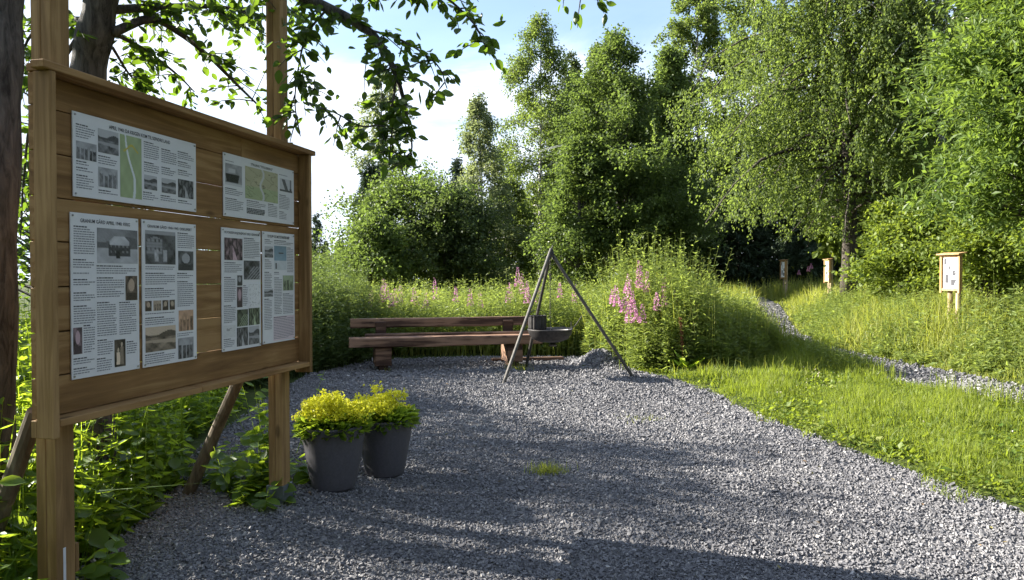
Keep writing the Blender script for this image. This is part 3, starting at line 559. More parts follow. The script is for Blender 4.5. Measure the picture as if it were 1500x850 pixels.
# trunk behind the board; limbs reach out over the board and hang down in front of the sky
tb = (-2.62, 4.62, float(terrain(np.array([-2.62]), np.array([4.62]))[0]))
limbs = [
    # big limb that crosses the top of the picture and hangs down (towards the tripod bearing)
    ([A(150, -60, 4.6), A(270, -40, 4.5), A(400, -20, 4.4), A(480, 12, 4.35), A(535, 42, 4.3), A(562, 72, 4.3), A(580, 110, 4.3), A(592, 150, 4.3), A(603, 205, 4.32)], 0.045, 0.006, 34, 0.24, 9),
    ([A(603, 205, 4.32), A(602, 222, 4.34), A(588, 242, 4.36), A(594, 262, 4.36)], 0.006, 0.003, 4, 0.10, 4),
    ([A(580, 110, 4.3), A(575, 150, 4.25), A(560, 178, 4.22), A(530, 185, 4.2), A(490, 165, 4.2), A(450, 152, 4.2)], 0.008, 0.003, 13, 0.18, 8),
    ([A(575, 185, 4.24), A(572, 215, 4.2), A(570, 245, 4.2)], 0.005, 0.003, 7, 0.12, 6),
    ([A(480, 12, 4.35), A(450, 50, 4.45), A(438, 95, 4.5), A(432, 150, 4.5), A(440, 200, 4.5)], 0.008, 0.003, 17, 0.20, 9),
    ([A(535, 42, 4.3), A(590, 60, 4.2), A(640, 95, 4.2), A(655, 130, 4.2)], 0.007, 0.003, 11, 0.18, 8),
    ([A(470, -20, 4.3), A(560, -25, 4.2), A(640, -10, 4.1), A(690, 30, 4.1), A(708, 60, 4.1)], 0.012, 0.003, 19, 0.20, 8),
    ([A(590, -40, 4.1), A(690, -60, 4.0), A(780, -50, 3.9), A(860, -25, 3.9), A(872, 0, 3.9)], 0.010, 0.003, 14, 0.16, 5),
    # branch curving over the top of the board with brown arching twigs
    ([A(165, 48, 4.6), A(220, 28, 4.8), A(262, 48, 4.95), A(305, 82, 5.1), A(345, 122, 5.2), A(384, 160, 5.3)], 0.030, 0.006, 16, 0.28, 8),
    ([A(160, 15, 4.6), A(235, 10, 4.9), A(320, 10, 5.2), A(395, 25, 5.4)], 0.030, 0.006, 30, 0.34, 10),
    ([A(160, -90, 4.6), A(260, -60, 5.2), A(360, -30, 5.6), A(430, 30, 5.8)], 0.03, 0.006, 40, 0.42, 11),
    ([A(165, 48, 4.6), A(215, 75, 5.0), A(260, 110, 5.3), A(285, 135, 5.4)], 0.015, 0.004, 16, 0.26, 8),
    ([A(165, 70, 4.6), A(190, 110, 5.0), A(205, 122, 5.3)], 0.010, 0.003, 10, 0.2, 8),
    ([A(150, -140, 4.6), A(250, -160, 4.2), A(380, -150, 4.0), A(520, -120, 3.9), A(640, -90, 3.9)], 0.04, 0.006, 40, 0.42, 10),
    ([A(140, 30, 4.6), A(80, 30, 4.9), A(40, 60, 5.1), A(20, 140, 5.2)], 0.02, 0.004, 26, 0.35, 9),
    ([A(110, 60, 4.7), A(50, 160, 5.1), A(35, 260, 5.2), A(30, 350, 5.2)], 0.015, 0.004, 26, 0.3, 9),
]
near_tree('deciduous_tree', tb, 'dark barked tree behind the board whose leafy branches hang over the picture',
          ([tb, A(122, 330, 4.72), A(128, 120, 4.66), A(145, 20, 4.6), A(150, -60, 4.6), A(148, -200, 4.65), A(160, -420, 4.7)], 0.125, 0.075), limbs, 5)
ta = (-2.62, 3.45, 0.03)
near_tree('deciduous_tree', ta, 'grey barked trunk at the left edge beside the board post',
          ([ta, A(-22, 700, 3.45), A(-14, 400, 3.5), A(-4, 150, 3.55), A(2, 0, 3.6), A(8, -200, 3.65), A(0, -500, 3.7)], 0.125, 0.08),
          [([A(14, -200, 3.65), A(90, -330, 4.0), A(200, -420, 4.3)], 0.03, 0.006, 30, 0.45, 11), ([A(14, -150, 3.65), A(-120, -230, 3.9), A(-300, -330, 4.3)], 0.03, 0.006, 30, 0.45, 11)], 6)

# hedge and trees on the sunny side, left of the board: their gaps let streaks of sun over the gravel
BELT = dict(leaf='leaf_near', bark='bark', lw=0.7, flat=0.8, down=0.1, droop=0.1, sub=7, sig=0.10, cat='tree', group='trees to the left of the board')
for q, (x, y, H, z0, Rr, nl) in enumerate(((-6.0, 6.4, 2.15, 0.9, 0.9, 4600), (-6.6, 10.2, 3.0, 1.1, 1.1, 3600), (-9.2, 9.6, 5.2, 2.9, 1.7, 3600), (-8.0, 14.6, 3.3, 0.9, 1.3, 4000), (-11.2, 9.0, 6.2, 4.2, 1.5, 2600), (-6.8, 4.9, 5.2, 3.4, 1.0, 1900))):
    make_tree('deciduous_tree', (x, y, 0), H, z0, Rr, 200 + q, 'leafy tree beyond the left end of the board, casting shade on the gravel', nbr=46, nleaf=nl, lsize=0.10, prof='bush', up=40, trunk_r=0.06, **BELT)

# ------------------------------------------------------------------ weeds, meadow, lawn
def stalks(x, y, h, rng, nleaf, ln, w, lean=0.12, tmpl=LEAF4, z=None, low=0.12, droop=0.2, up=0.35, stem=0.004, axes=None):
    """upright leafy stalks; returns soup of leaves and stems"""
    sp = Soup(); n = len(x); z = terrain(x, y) if z is None else z
    la = rng.uniform(0, 6.28, n); lv = rng.normal(0, lean, n); d = norm(np.stack([np.cos(la) * lv, np.sin(la) * lv, np.ones(n)], -1)); b = np.stack([x, y, z], -1)
    # stems: two thin crossed ribbons
    for k in range(2):
        an = la + k * 1.57; s = np.stack([np.cos(an), np.sin(an), 0 * an], -1) * stem
        V = np.stack([b - s, b + s, b + d * h[:, None] + s * 0.4, b + d * h[:, None] - s * 0.4], 1).reshape(-1, 3); F = np.arange(4 * n).reshape(-1, 4); sp.add(V, F, np.full(n, 0.4))
    m = nleaf; idx = np.repeat(np.arange(n), m); t = np.tile((np.arange(m) + 0.5) / m, n) + rng.normal(0, 0.03, n * m); t = low + (1 - low) * np.clip(t, 0, 1)
    az = np.tile(np.arange(m) * 2.39996, n) + np.repeat(rng.uniform(0, 6.28, n), m) + rng.normal(0, 0.3, n * m)
    p = b[idx] + d[idx] * (h[idx] * t)[:, None]; sz = (1.0 - 0.55 * t ** 2) * rng.uniform(0.7, 1.25, n * m)
    ax = np.stack([np.cos(az), np.sin(az), rng.normal(up, 0.3, n * m) - droop * (1 - t)], -1); nr = np.tile(np.array([0, 0, 1.0]), (n * m, 1)) + rng.normal(0, 0.35, (n * m, 3))
    sp.put(tmpl, p, ax, nr, ln * sz, w * sz, np.clip(0.45 * rng.random(n)[idx] + 0.35 * rng.random(n * m) + 0.2 * t, 0, 1))
    return sp, b, d
def blades(x, y, h, w, rng, lean=0.35, tint=None, z=None, dirz=None):
    n = len(x); z = terrain(x, y) if z is None else z; b = np.stack([x, y, z - 0.01], -1)
    az = rng.uniform(0, 6.28, n) if dirz is None else dirz + rng.normal(0, 0.7, n); l = np.abs(rng.normal(0, lean, n)); hd = np.stack([np.cos(az), np.sin(az), 0 * az], -1)
    fa = rng.uniform(0, 3.14, n); s = np.stack([np.cos(fa), np.sin(fa), 0 * fa], -1) * (w / 2)[:, None]
    mid = b + np.array([0, 0, 1.0]) * (h * 0.55)[:, None] + hd * (h * l * 0.3)[:, None]; tip = b + np.array([0, 0, 1.0]) * (h * (1 - 0.35 * l))[:, None] + hd * (h * l)[:, None]
    V = np.stack([b - s, b + s, mid + s * 0.8, mid - s * 0.8, tip], 1).reshape(-1, 3); o = (np.arange(n) * 5)[:, None]
    t = rng.random(n) if tint is None else tint
    return V, np.concatenate([o + np.array([[0, 1, 2, 3]])]), np.concatenate([o + np.array([[3, 2, 4]])]), t
def add_blades(sp, *a, **k):
    V, Fq, Ft, t = blades(*a, **k); n0 = sp.n; sp.V.append(V); sp.F[4].append(Fq + n0); sp.t[4].append(t); sp.F[3].append(Ft + n0); sp.t[3].append(t); sp.n += len(V)

rng = np.random.default_rng(21)
# lawn on the right of the gravel
lawn = Soup()
def scatter(n, x0, x1, y0, y1, cond):
    x = rng.uniform(x0, x1, n); y = rng.uniform(y0, y1, n); k = cond(x, y); return x[k], y[k]
infr = lambda x, y: (x < 0.75 * y + 0.6)
def lawncond(x, y): return (~inpoly(x, y, YARD)) & (polydist(x, y, PATH, False) > pw(y) + 0.04) & (x < path_x(np.maximum(y, 5.8)) + 0.2) & infr(x, y) & (x > 1.9)
def out(x, y): return np.where(inpoly(x, y, YARD), 0, polydist(x, y, YARD))
for (y0, y1, dens, hh, ww) in ((3.6, 7, 3800, 0.105, 0.006), (7, 10, 3000, 0.125, 0.0075), (10, 15, 1700, 0.15, 0.010), (15, 24, 700, 0.18, 0.014)):
    x, y = scatter(int(5.4 * (y1 - y0) * dens), 1.9, 7.3, y0, y1, lawncond); pt = wob(x, y, 1.4)
    e = np.clip((out(x, y) + 0.10 * wob(x, y, 3.0)) / 0.4, 0.2, 1); keep = rng.random(len(x)) < np.clip(e + 0.15, 0, 1); x, y, pt, e = x[keep], y[keep], pt[keep], e[keep]
    add_blades(lawn, x, y, hh * e * rng.uniform(0.5, 1.5, len(x)) * np.clip(1 + 0.38 * pt, 0.35, 2), ww * rng.uniform(0.7, 1.4, len(x)), rng, lean=0.55, tint=np.clip(0.5 + 0.18 * pt + rng.normal(0, 0.22, len(x)), 0, 1))
x, y = scatter(26000, 1.6, 4.0, 3.5, 11.5, lambda x, y: inpoly(x, y, YARD) & (x > 1.2) & (polydist(x, y, YARD) < 0.05 + 0.22 * np.clip(wob(x, y, 2.7), 0, 1.2)) & (wob(x + 2, y, 4.3) > -0.2))
add_blades(lawn, x, y, rng.uniform(0.03, 0.11, len(x)), rng.uniform(0.004, 0.008, len(x)), rng, lean=0.7, z=terrain(x, y) + 0.012)
# broad low leaves in the lawn (clover, plantain)
x, y = scatter(90000, 1.9, 7.3, 3.8, 12, lawncond); k = (wob(x, y, 0.9) + rng.normal(0, 0.5, len(x))) > -0.2; x, y = x[k], y[k]; n = len(x)
pos = np.stack([x, y, terrain(x, y) + rng.uniform(0.01, 0.07, n)], -1); l = rng.uniform(0.018, 0.045, n) * (1 + 0.9 * (rng.random(n) < 0.12))
lawn.put(LEAF4, pos, rng.normal(0, 1, (n, 3)) * np.array([1, 1, 0.35]) + np.array([0, 0, 0.35]), rng.normal(0, 0.35, (n, 3)) + np.array([0, 0, 1]), l, l * 0.75, np.clip(rng.normal(0.45, 0.25, n), 0, 1))
x, y = scatter(1500, 2.2, 7.0, 4.2, 12.5, lambda x, y: lawncond(x, y) & (out(x, y) > 0.12) & (wob(x + 3, y, 1.3) > 0.25)); n = 9 * len(x); ix = np.repeat(np.arange(len(x)), 9); az = rng.uniform(0, 6.28, n)
l = rng.uniform(0.05, 0.11, n)
lawn.put(LEAFL, np.stack([x[ix], y[ix], terrain(x, y)[ix] + 0.01], -1) + rng.normal(0, 0.012, (n, 3)), np.stack([np.cos(az), np.sin(az), rng.uniform(0.3, 1.6, n)], -1), rng.normal(0, 0.3, (n, 3)) + np.array([0, 0, 1]), l, l * 0.36, rng.random(len(x))[ix] * 0.8)
# tufts along the path edge
x, y = scatter(9000, 3.0, 7.4, 7.5, 14, lambda x, y: lawncond(x, y) & (np.abs(polydist(x, y, PATH, False) - pw(y) - 0.15) < 0.22) & (wob(x, y, 2.2) > 0.15))
add_blades(lawn, x, y, rng.uniform(0.12, 0.38, len(x)), rng.uniform(0.006, 0.011, len(x)), rng, lean=0.35, tint=np.clip(rng.normal(0.7, 0.25, len(x)), 0, 1))
x, y = scatter(9000, 4.3, 6.2, 10.6, 14.6, lambda x, y: (polydist(x, y, PATH, False) > pw(y) - 0.28) & (np.abs(x - 5.35 + 0.06 * (y - 12)) < 0.55 + 0.3 * wob(x, y, 1.3)))
add_blades(lawn, x, y, rng.uniform(0.10, 0.40, len(x)), rng.uniform(0.008, 0.015, len(x)), rng, lean=0.6, tint=np.clip(rng.normal(0.35, 0.3, len(x)), 0, 1))
x, y = scatter(9000, 3.2, 8.0, 6.3, 11.5, lambda x, y: (x < path_x(y) + 0.3) & (np.abs(polydist(x, y, PATH, False) - pw(y)) < 0.20) & (wob(x, y, 2.4) > 0.2))
add_blades(lawn, x, y, rng.uniform(0.12, 0.42, len(x)), rng.uniform(0.006, 0.011, len(x)), rng, lean=0.45, tint=np.clip(rng.normal(0.7, 0.3, len(x)), 0, 1))
tagset(lawn.build('lawn_grass', M['grass']), kind='stuff')
# clover heads
x, y = scatter(230, 2.6, 7.0, 6.5, 11.5, lambda x, y: lawncond(x, y) & (out(x, y) > 0.5) & (wob(x, y, 0.8) > 0.1))
Vs, Fs = stones(np.stack([x, y, terrain(x, y) + rng.uniform(0.08, 0.15, len(x))], -1), rng.uniform(0.012, 0.020, len(x)), rng)
tagset(mesh_np('clover_flowers', Vs, [Fs], M['clover'], tint=np.repeat(rng.random(len(x)), 6)), kind='stuff')

# meadow on the bank beyond the path, and around the back
mead = Soup()
def meadcond(x, y): return (polydist(x, y, PATH, False) > pw(y) + 0.02) & (x > path_x(np.maximum(y, 5.8)) - 0.1) & infr(x, y)
for (x0, x1, y0, y1, dens, hh, ww) in ((6, 13, 7, 12, 760, 0.36, 0.010), (5.5, 15, 12, 18, 480, 0.40, 0.013), (6, 20, 18, 30, 220, 0.36, 0.020)):
    x, y = scatter(int((x1 - x0) * (y1 - y0) * dens), x0, x1, y0, y1, meadcond); pt = wob(x, y, 0.8)
    e = np.clip((polydist(x, y, PATH, False) - pw(y)) / 0.6, 0.25, 1)
    add_blades(mead, x, y, hh * e * rng.uniform(0.35, 1.6, len(x)) * np.clip(1 + 0.4 * pt, 0.4, 2), ww * rng.uniform(0.6, 1.4, len(x)), rng, lean=0.75, tint=np.clip(0.45 + 0.2 * pt + rng.normal(0, 0.25, len(x)), 0, 1))
# meadow behind the bench and clump
x, y = scatter(45000, -9, 9, 13.6, 26, lambda x, y: (polydist(x, y, PATH, False) > pw(y)) & (x < path_x(y)))
add_blades(mead, x, y, rng.uniform(0.3, 0.8, len(x)), rng.uniform(0.012, 0.024, len(x)), rng, lean=0.4)
x, y = scatter(30000, -14, 26, 26, 46, lambda x, y: (polydist(x, y, PATH, False) > pw(y)))
add_blades(mead, x, y, rng.uniform(0.3, 0.9, len(x)), rng.uniform(0.03, 0.05, len(x)), rng, lean=0.4)
tagset(mead.build('meadow_grass', M['meadow']), kind='stuff')
# broad leaved herbs mixed into the bank
sp = Soup()
for (cnt, fr, thr, ln_, w_, h0, h1) in ((15000, 1.1, -0.15, 0.12, 0.046, 0.18, 0.60), (5000, 1.9, 0.35, 0.17, 0.075, 0.25, 0.75), (4000, 2.6, 0.3, 0.10, 0.020, 0.4, 0.95)):
    x, y = scatter(cnt, 5.6, 15, 7.5, 21, lambda x, y: meadcond(x, y) & (polydist(x, y, PATH, False) > pw(y) + 0.12) & (wob(x + fr, y, fr) > thr))
    e = np.clip((polydist(x, y, PATH, False) - pw(y)) / 0.7, 0.3, 1)
    q_, _, _ = stalks(x, y, rng.uniform(h0, h1, len(x)) * e, rng, 11, ln_, w_, lean=0.32, droop=0.25)
    n0 = sp.n
    Vq = np.concatenate(q_.V); sp.V.append(Vq); sp.n += len(Vq)
    for k_ in (3, 4):
        sp.F[k_] += [f + n0 for f in q_.F[k_]]; sp.t[k_] += q_.t[k_]
x, y = scatter(420, 4.6, 6.0, 10.8, 14.2, lambda x, y: (polydist(x, y, PATH, False) > pw(y) - 0.15) & (np.abs(x - 5.3) < 0.5))
q_, _, _ = stalks(x, y, rng.uniform(0.15, 0.45, len(x)), rng, 12, 0.11, 0.035, lean=0.35, droop=0.25); n0 = sp.n; Vq = np.concatenate(q_.V); sp.V.append(Vq); sp.n += len(Vq)
for k_ in (3, 4): sp.F[k_] += [f + n0 for f in q_.F[k_]]; sp.t[k_] += q_.t[k_]
tagset(sp.build('meadow_herbs', M['weed']), kind='stuff')

# tall weeds: band behind the bench, clump right of the tripod, hedge left of the bench
def band(n, cond, x0, x1, y0, y1): return scatter(n, x0, x1, y0, y1, cond)
x, y = band(2600, lambda x, y: (out(x, y) > 0.15) & (y > 13.0 + 0.1 * wob(x, y)), -4.2, 2.2, 13.0, 17.5)
h = rng.uniform(0.75, 1.4, len(x)) * (1 + 0.12 * wob(x, y, 0.9))
sp, _, _ = stalks(x, y, h, rng, 22, 0.15, 0.050, lean=0.15); tagset(sp.build('tall_weeds', M['weed']), kind='stuff')
CL = [(1.70, 12.3), (1.95, 11.7), (2.5, 11.15), (3.1, 11.1), (4.0, 11.9), (4.9, 13.4), (5.0, 16.0), (2.6, 16.4), (1.2, 14.6), (1.3, 13.3)]
x, y = band(4600, lambda x, y: inpoly(x, y, CL), 1.2, 4.8, 10.8, 16.5)
core = sstep(1.5, 0.1, np.hypot(x - 2.3, (y - 12.6) * 0.7)); h = (0.92 + 1.08 * core + 0.24 * wob(x, y, 1.6)) * rng.uniform(0.55, 1.2, len(x)) * np.clip(0.45 + polydist(x, y, CL) * 1.4, 0.4, 1)
sp, _, _ = stalks(x, y, h, rng, 26, 0.15, 0.050, lean=0.17); tagset(sp.build('tall_weeds', M['weed']), kind='stuff')
HD = [(-3.1, 10.7), (-2.55, 12.2), (-2.3, 13.3), (-2.6, 15.0), (-6.0, 15), (-6.0, 9.0), (-3.6, 8.6)]
x, y = band(2600, lambda x, y: inpoly(x, y, HD), -6, -2.4, 8.2, 15)
h = (1.72 + 0.14 * wob(x, y, 1.1)) * rng.uniform(0.7, 1.12, len(x)) * np.clip(0.4 + polydist(x, y, HD) * 1.5, 0.3, 1)
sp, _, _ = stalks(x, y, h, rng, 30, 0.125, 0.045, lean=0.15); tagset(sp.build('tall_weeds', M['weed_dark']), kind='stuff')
# tall grass heads sticking out of the clump
gh = Soup(); x, y = band(900, lambda x, y: inpoly(x, y, CL), 1.2, 4.8, 10.8, 16.5)
add_blades(gh, x, y, rng.uniform(1.0, 2.15, len(x)) * np.clip(1.15 - 0.25 * np.hypot(x - 2.3, y - 12.6), 0.5, 1), np.full(len(x), 0.008), rng, lean=0.18, tint=np.full(len(x), 0.95))
x2, y2 = band(1500, lambda x, y: (out(x, y) > 0.1) & (~inpoly(x, y, YARD)), 2.4, 5.2, 10.6, 13.5); add_blades(gh, x2, y2, rng.uniform(0.12, 0.38, len(x2)), rng.uniform(0.006, 0.012, len(x2)), rng, lean=0.6, tint=rng.uniform(0, 0.4, len(x2)))
tagset(gh.build('grass_heads', M['meadow']), kind='stuff')
# nettles and undergrowth below and behind the board
UG = [(-1.85, 1.6), (-1.98, 3.0), (-2.08, 3.8), (-2.2, 4.7), (-2.35, 5.3), (-2.85, 6.1), (-3.05, 8.4), (-6.5, 9.5), (-6.5, 1.6)]
x, y = band(3000, lambda x, y: inpoly(x, y, UG), -6.5, -1.8, 1.6, 9.5); dd = polydist(x, y, UG); h = rng.uniform(0.5, 1.05, len(x)) * np.clip(0.42 + dd * 1.5, 0.36, 1.22)
sp, _, _ = stalks(x, y, h, rng, 17, 0.115, 0.052, lean=0.22, tmpl=LEAFL, droop=0.35, up=0.05)
x, y = band(420, lambda x, y: inpoly(x, y, UG), -3.6, -1.9, 2.0, 7.5); add_blades(sp, x, y, rng.uniform(0.35, 1.0, len(x)), rng.uniform(0.006, 0.014, len(x)), rng, lean=0.6)
tagset(sp.build('undergrowth', M['nettle'], smooth=True), kind='stuff')
x, y = band(420, lambda x, y: inpoly(x, y, UG), -4.2, -1.8, 1.8, 7.0); n = len(x)
sp, _, _ = stalks(x, y, rng.uniform(0.15, 0.85, n), rng, 7, 0.13, 0.10, lean=0.3, tmpl=LEAFO, droop=0.3, up=0.1); tagset(sp.build('broad_leaf_undergrowth', M['nettle'], smooth=True), kind='stuff')

# ------------------------------------------------------------------ single plants
def fireweed(x, y, h, seed, label, blossom=0.3, group='flowering fireweed'):
    rg = np.random.default_rng(seed); z = float(terrain(np.array([x]), np.array([y]))[0]); root = empty('fireweed_plant', (x, y, z), 0, label, 'wildflower', group)
    hh = np.array([h]); zz = np.zeros(1)
    sp, b, d = stalks(np.zeros(1), np.zeros(1), hh * 0.86, rg, 34, 0.12, 0.022, lean=0.06, z=zz); sp.build('leafy_stem', M['weed'], root)
    fl = Soup(); n = 110; t = rg.uniform(0, 1, n) ** 1.2; L = blossom * h; p = d[0] * (h * (1 - blossom) + L * t)[:, None] + np.stack([np.zeros(n)] * 3, -1)
    az = rg.uniform(0, 6.28, n); rad = (0.046 * (1 - t * 0.85) + 0.006); p = p + np.stack([np.cos(az), np.sin(az), 0 * az], -1) * (rad * rg.uniform(0.4, 1, n))[:, None]
    l = 0.036 * (1 - 0.6 * t) * rg.uniform(0.8, 1.3, n)
    fl.put(LEAF4, p, np.stack([np.cos(az), np.sin(az), rg.normal(0.2, 0.4, n)], -1), rg.normal(0, 1, (n, 3)), l, l * 0.9, rg.random(n)); fl.build('flower_spike', M['pink'], root)
    return root
fw = [(540, 14.6, 432), (553, 14.4, 424), (561, 14.9, 415), (567, 14.2, 420), (577, 14.6, 428), (605, 14.8, 428), (612, 15.2, 432), (640, 14.6, 414), (668, 15, 426), (688, 14.5, 430), (757, 14.2, 396), (762, 14.4, 406), (768, 14.0, 416), (752, 14.8, 420), (790, 14.6, 424), (820, 14.3, 418), (838, 14.5, 424), (776, 14.9, 422), (545, 14.2, 438), (590, 15.2, 424), (572, 13.9, 436), (625, 14.2, 436), (705, 14.8, 432), (745, 14.4, 426)]
for q, (px, d, py) in enumerate(fw):
    fireweed(X(px, d), d, Zt(py - 4, d), 300 + q, 'pink fireweed spike among the weeds behind the bench', 0.22 + 0.1 * ((q * 7) % 5) / 5, 'fireweed behind the bench')
fw2 = [(912, 11.9, 404), (917, 11.8, 412), (908, 11.6, 420), (924, 11.9, 428), (914, 11.5, 438), (920, 11.4, 448), (934, 12.2, 384), (940, 12.0, 394), (932, 11.7, 456), (977, 11.7, 420), (983, 11.9, 428), (948, 12.2, 400), (926, 11.6, 440), (990, 12.2, 440), (1012, 12.6, 428), (962, 11.6, 432), (898, 12.2, 436), (942, 11.5, 448), (972, 12.4, 408)]
for q, (px, d, py) in enumerate(fw2):
    fireweed(X(px, d), d, max(0.7, Zt(py - 3, d)), 340 + q, 'pink fireweed spike in the tall weed clump right of the tripod', 0.2 + 0.1 * ((q * 3) % 4) / 4, 'fireweed in the clump')
fw3 = [(1181, 25, 390), (1188, 25.5, 386), (1170, 26, 396)]
for q, (px, d, py) in enumerate(fw3):
    x_ = X(px, d); fireweed(x_, d, max(0.6, Zt(py, d) - float(terrain(np.array([x_]), np.array([d]))[0])), 370 + q, 'fading fireweed spike on the bank between the two far signs', 0.15, 'fireweed between the far signs')
# dock with rusty seed stalk
def dock():
    x_, y_ = X(1002, 11.2), 11.2; rg = np.random.default_rng(9); root = empty('dock_plant', (x_, y_, 0.02), 0, 'dock with rusty red seed stalk and broad leaves at the gravel edge', 'plant')
    sb = MB(); sb.tube([(0, 0, 0), (-0.02, 0, 0.4), (-0.05, 0.02, 0.84)], [0.008, 0.007, 0.003], 6); sb.build('stem', M['rust'], root)
    n = 420; t = rg.uniform(0.45, 1, n); p = np.stack([-0.05 * t ** 1.5, 0.02 * t, 0.84 * t], -1) + rg.normal(0, 0.013, (n, 3)); V, F = stones(p, rg.uniform(0.009, 0.019, n), rg)
    mesh_np('seed_head', V, [F], M['rust'], root, tint=np.repeat(rg.random(n), 6))
    lf = Soup(); n = 16; az = rg.uniform(0, 6.28, n); lf.put(LEAFO, np.stack([0.02 * np.cos(az) + 0.05, 0.02 * np.sin(az) - 0.05, rg.uniform(0.02, 0.12, n)], -1), np.stack([np.cos(az), np.sin(az), rg.uniform(0.4, 1.6, n)], -1), rg.normal(0, 0.3, (n, 3)) + np.array([0, 0, 1]), rg.uniform(0.2, 0.34, n), rg.uniform(0.07, 0.12, n), rg.random(n))
    lf.build('leaves', M['nettle'], root, smooth=True)
dock()
def tuft(name, x_, y_, n, hr, label, seed, sprd=0.08, mat='grass', leafy=0):
    rg = np.random.default_rng(seed); root = empty(name, (x_, y_, float(terrain(np.array([x_]), np.array([y_]))[0]) + 0.012), 0, label, 'grass tuft')
    sp = Soup(); V, a, b, t = blades(rg.normal(0, sprd, n), rg.normal(0, sprd * 0.7, n), rg.uniform(hr[0], hr[1], n), np.full(n, 0.005), rg, lean=0.7, z=np.zeros(n))
    sp.V.append(V); sp.F[4].append(a); sp.t[4].append(t); sp.F[3].append(b); sp.t[3].append(t); sp.n += len(V); sp.build('blades', M[mat], root)
tuft('grass_tuft', 0.27, 5.52, 260, (0.04, 0.13), 'small yellowish grass tuft growing out of the gravel', 3, 0.07, 'meadow')
tuft('grass_tuft', 0.10, 11.55, 120, (0.06, 0.2), 'thin weed tuft at the foot of the tripod beside the bench leg', 4, 0.10, 'meadow')
tuft('grass_tuft', -1.95, 11.45, 26, (0.06, 0.16), 'few dry grass blades at the left bench leg', 8, 0.05, 'meadow')
tuft('grass_tuft', 1.32, 7.6, 120, (0.02, 0.06), 'faint low green sprouts in the middle of the gravel', 12, 0.16, 'meadow')
# leafy plant at the right board post
def postplant(x_, y_, seed, n, hmax, label):
    rg = np.random.default_rng(seed); root = empty('leafy_plant', (x_, y_, float(terrain(np.array([x_]), np.array([y_]))[0])), 0, label, 'plant')
    xx = rg.normal(0, 0.12, n); yy = rg.normal(0, 0.10, n); sp, _, _ = stalks(xx, yy, rg.uniform(0.35, 1, n) * hmax, rg, 8, 0.13, 0.10, lean=0.35, tmpl=LEAFO, z=np.zeros(n), droop=0.3, up=0.1, stem=0.003)
    sp.build('leaves', M['nettle'], root, smooth=True)
postplant(-1.72, 4.80, 31, 15, 0.42, 'leafy plant growing against the right board post')
postplant(-2.02, 5.0, 32, 9, 0.34, 'low broad leaf plant left of the right board post')
postplant(-1.66, 4.52, 38, 6, 0.24, 'small broad leaf plant in front of the metal foot of the right board post')
postplant(-1.42, 5.05, 33, 6, 0.30, 'small leafy sprig between the right board post and the pots')
postplant(-1.98, 3.3, 35, 7, 0.26, 'fern like sprig at the foot of the left board post')
postplant(-1.86, 5.7, 36, 10, 1.0, 'tall light green plant seen under the board beside the pole')

# ------------------------------------------------------------------ the notice board
UX, UY = 0.22119, 0.97523; P0 = np.array([-1.36203, 4.76770]); ANG = math.atan2(UY, UX)
ctr = P0 + np.array([UX, UY]) * -1.01
board = empty('notice_board', (ctr[0], ctr[1], 0), ANG, 'large brown wooden notice board on two posts with six printed panels', 'notice board')
# local frame: x along the board (0 = middle), -y = front, z up
XL, XR = -0.984, 0.974
pm = MB(); zt = 2.30
rb = np.random.default_rng(3)
joins = [2.318, 2.148, 1.977, 1.805, 1.633, 1.455, 1.279, 1.106, 0.950]
for k in range(8):
    z1, z0 = joins[k], joins[k + 1]; z1 = min(z1, 2.272); g = 0.0035 if k in (3, 4, 5, 6) else 0.002
    xs = [XL - 0.026, XR + 0.026] if k % 2 else [XL - 0.026, (0.35 if k % 4 == 0 else -0.42), XR + 0.026]
    for a, b in zip(xs[:-1], xs[1:]): pm.box((a + 0.0012, 0, max(z0, 0.9475) + g), (b - 0.0012, 0.026, z1 - 0.0008 - rb.uniform(0, 0.0025)), 0.002, tint=rb.random())
pm.build('board_panel', M['panel_h'], board)
b = MB(); b.box((XL - 0.062, -0.085, 2.274), (XR + 0.076, -0.024, 2.304), 0.003, 0.4); b.box((XL - 0.03, -0.0235, 2.2735), (XR + 0.03, 0.0268, 2.3035), 0.002, 0.4); b.build('top_cap', M['panel_h'], board)
b = MB(); b.box((XL + 0.003, -0.078, 0.920), (-0.12, 0.028, 0.9485), 0.003, 0.8); b.box((-0.118, -0.078, 0.920), (XR - 0.003, 0.028, 0.9485), 0.003, 0.6); b.build('bottom_rail', M['panel_h'], board)
for (a, c, tnt) in ((XL - 0.030, XL, 0.75), (XR, XR + 0.030, 0.45)):
    b = MB(); b.box((a, -0.080, 0.880), (c, -0.0006, 2.272), 0.003, tnt); b.box((a + 0.0015, -0.0002, 0.8802), (c - 0.0015, 0.026, 0.9465), 0.002, tnt); b.build('side_trim', M['panel_v'], board)
def post(xa, xb, zlo):
    b = MB(); b.box((xa, 0.028, zlo), (xb, 0.0755, 3.6), 0.003, 0.75); b.box((xa, 0.0765, zlo), (xb, 0.124, 3.6), 0.003, 0.45); return b.build('post', M['panel_v'], board)
pl = post(-0.898, -0.805, -0.1); pr = post(0.812, 0.905, 0.155)
b = MB(); b.box((-0.8035, 0.03, 0.28), (-0.782, 0.10, 0.40), 0.003, 0.6); b.build('wedge', M['panel_v'], pl)
b = MB(); b.box((-0.868, 0.0262, 0.05), (-0.855, 0.0275, 0.405), 0.0005); b.build('sticker', M['white'], pl)
b = MB(); b.box((0.800, 0.016, -0.05), (0.917, 0.136, 0.185), 0.002); b.build('post_anchor', M['galv'], board)
b = MB(); b.tube([(0.858, 0.170, 1.22), (0.855, 0.74, 0.06), (0.854, 0.82, -0.12)], [0.034, 0.040, 0.042], 12); b.build('brace_pole', M['pole'], board)
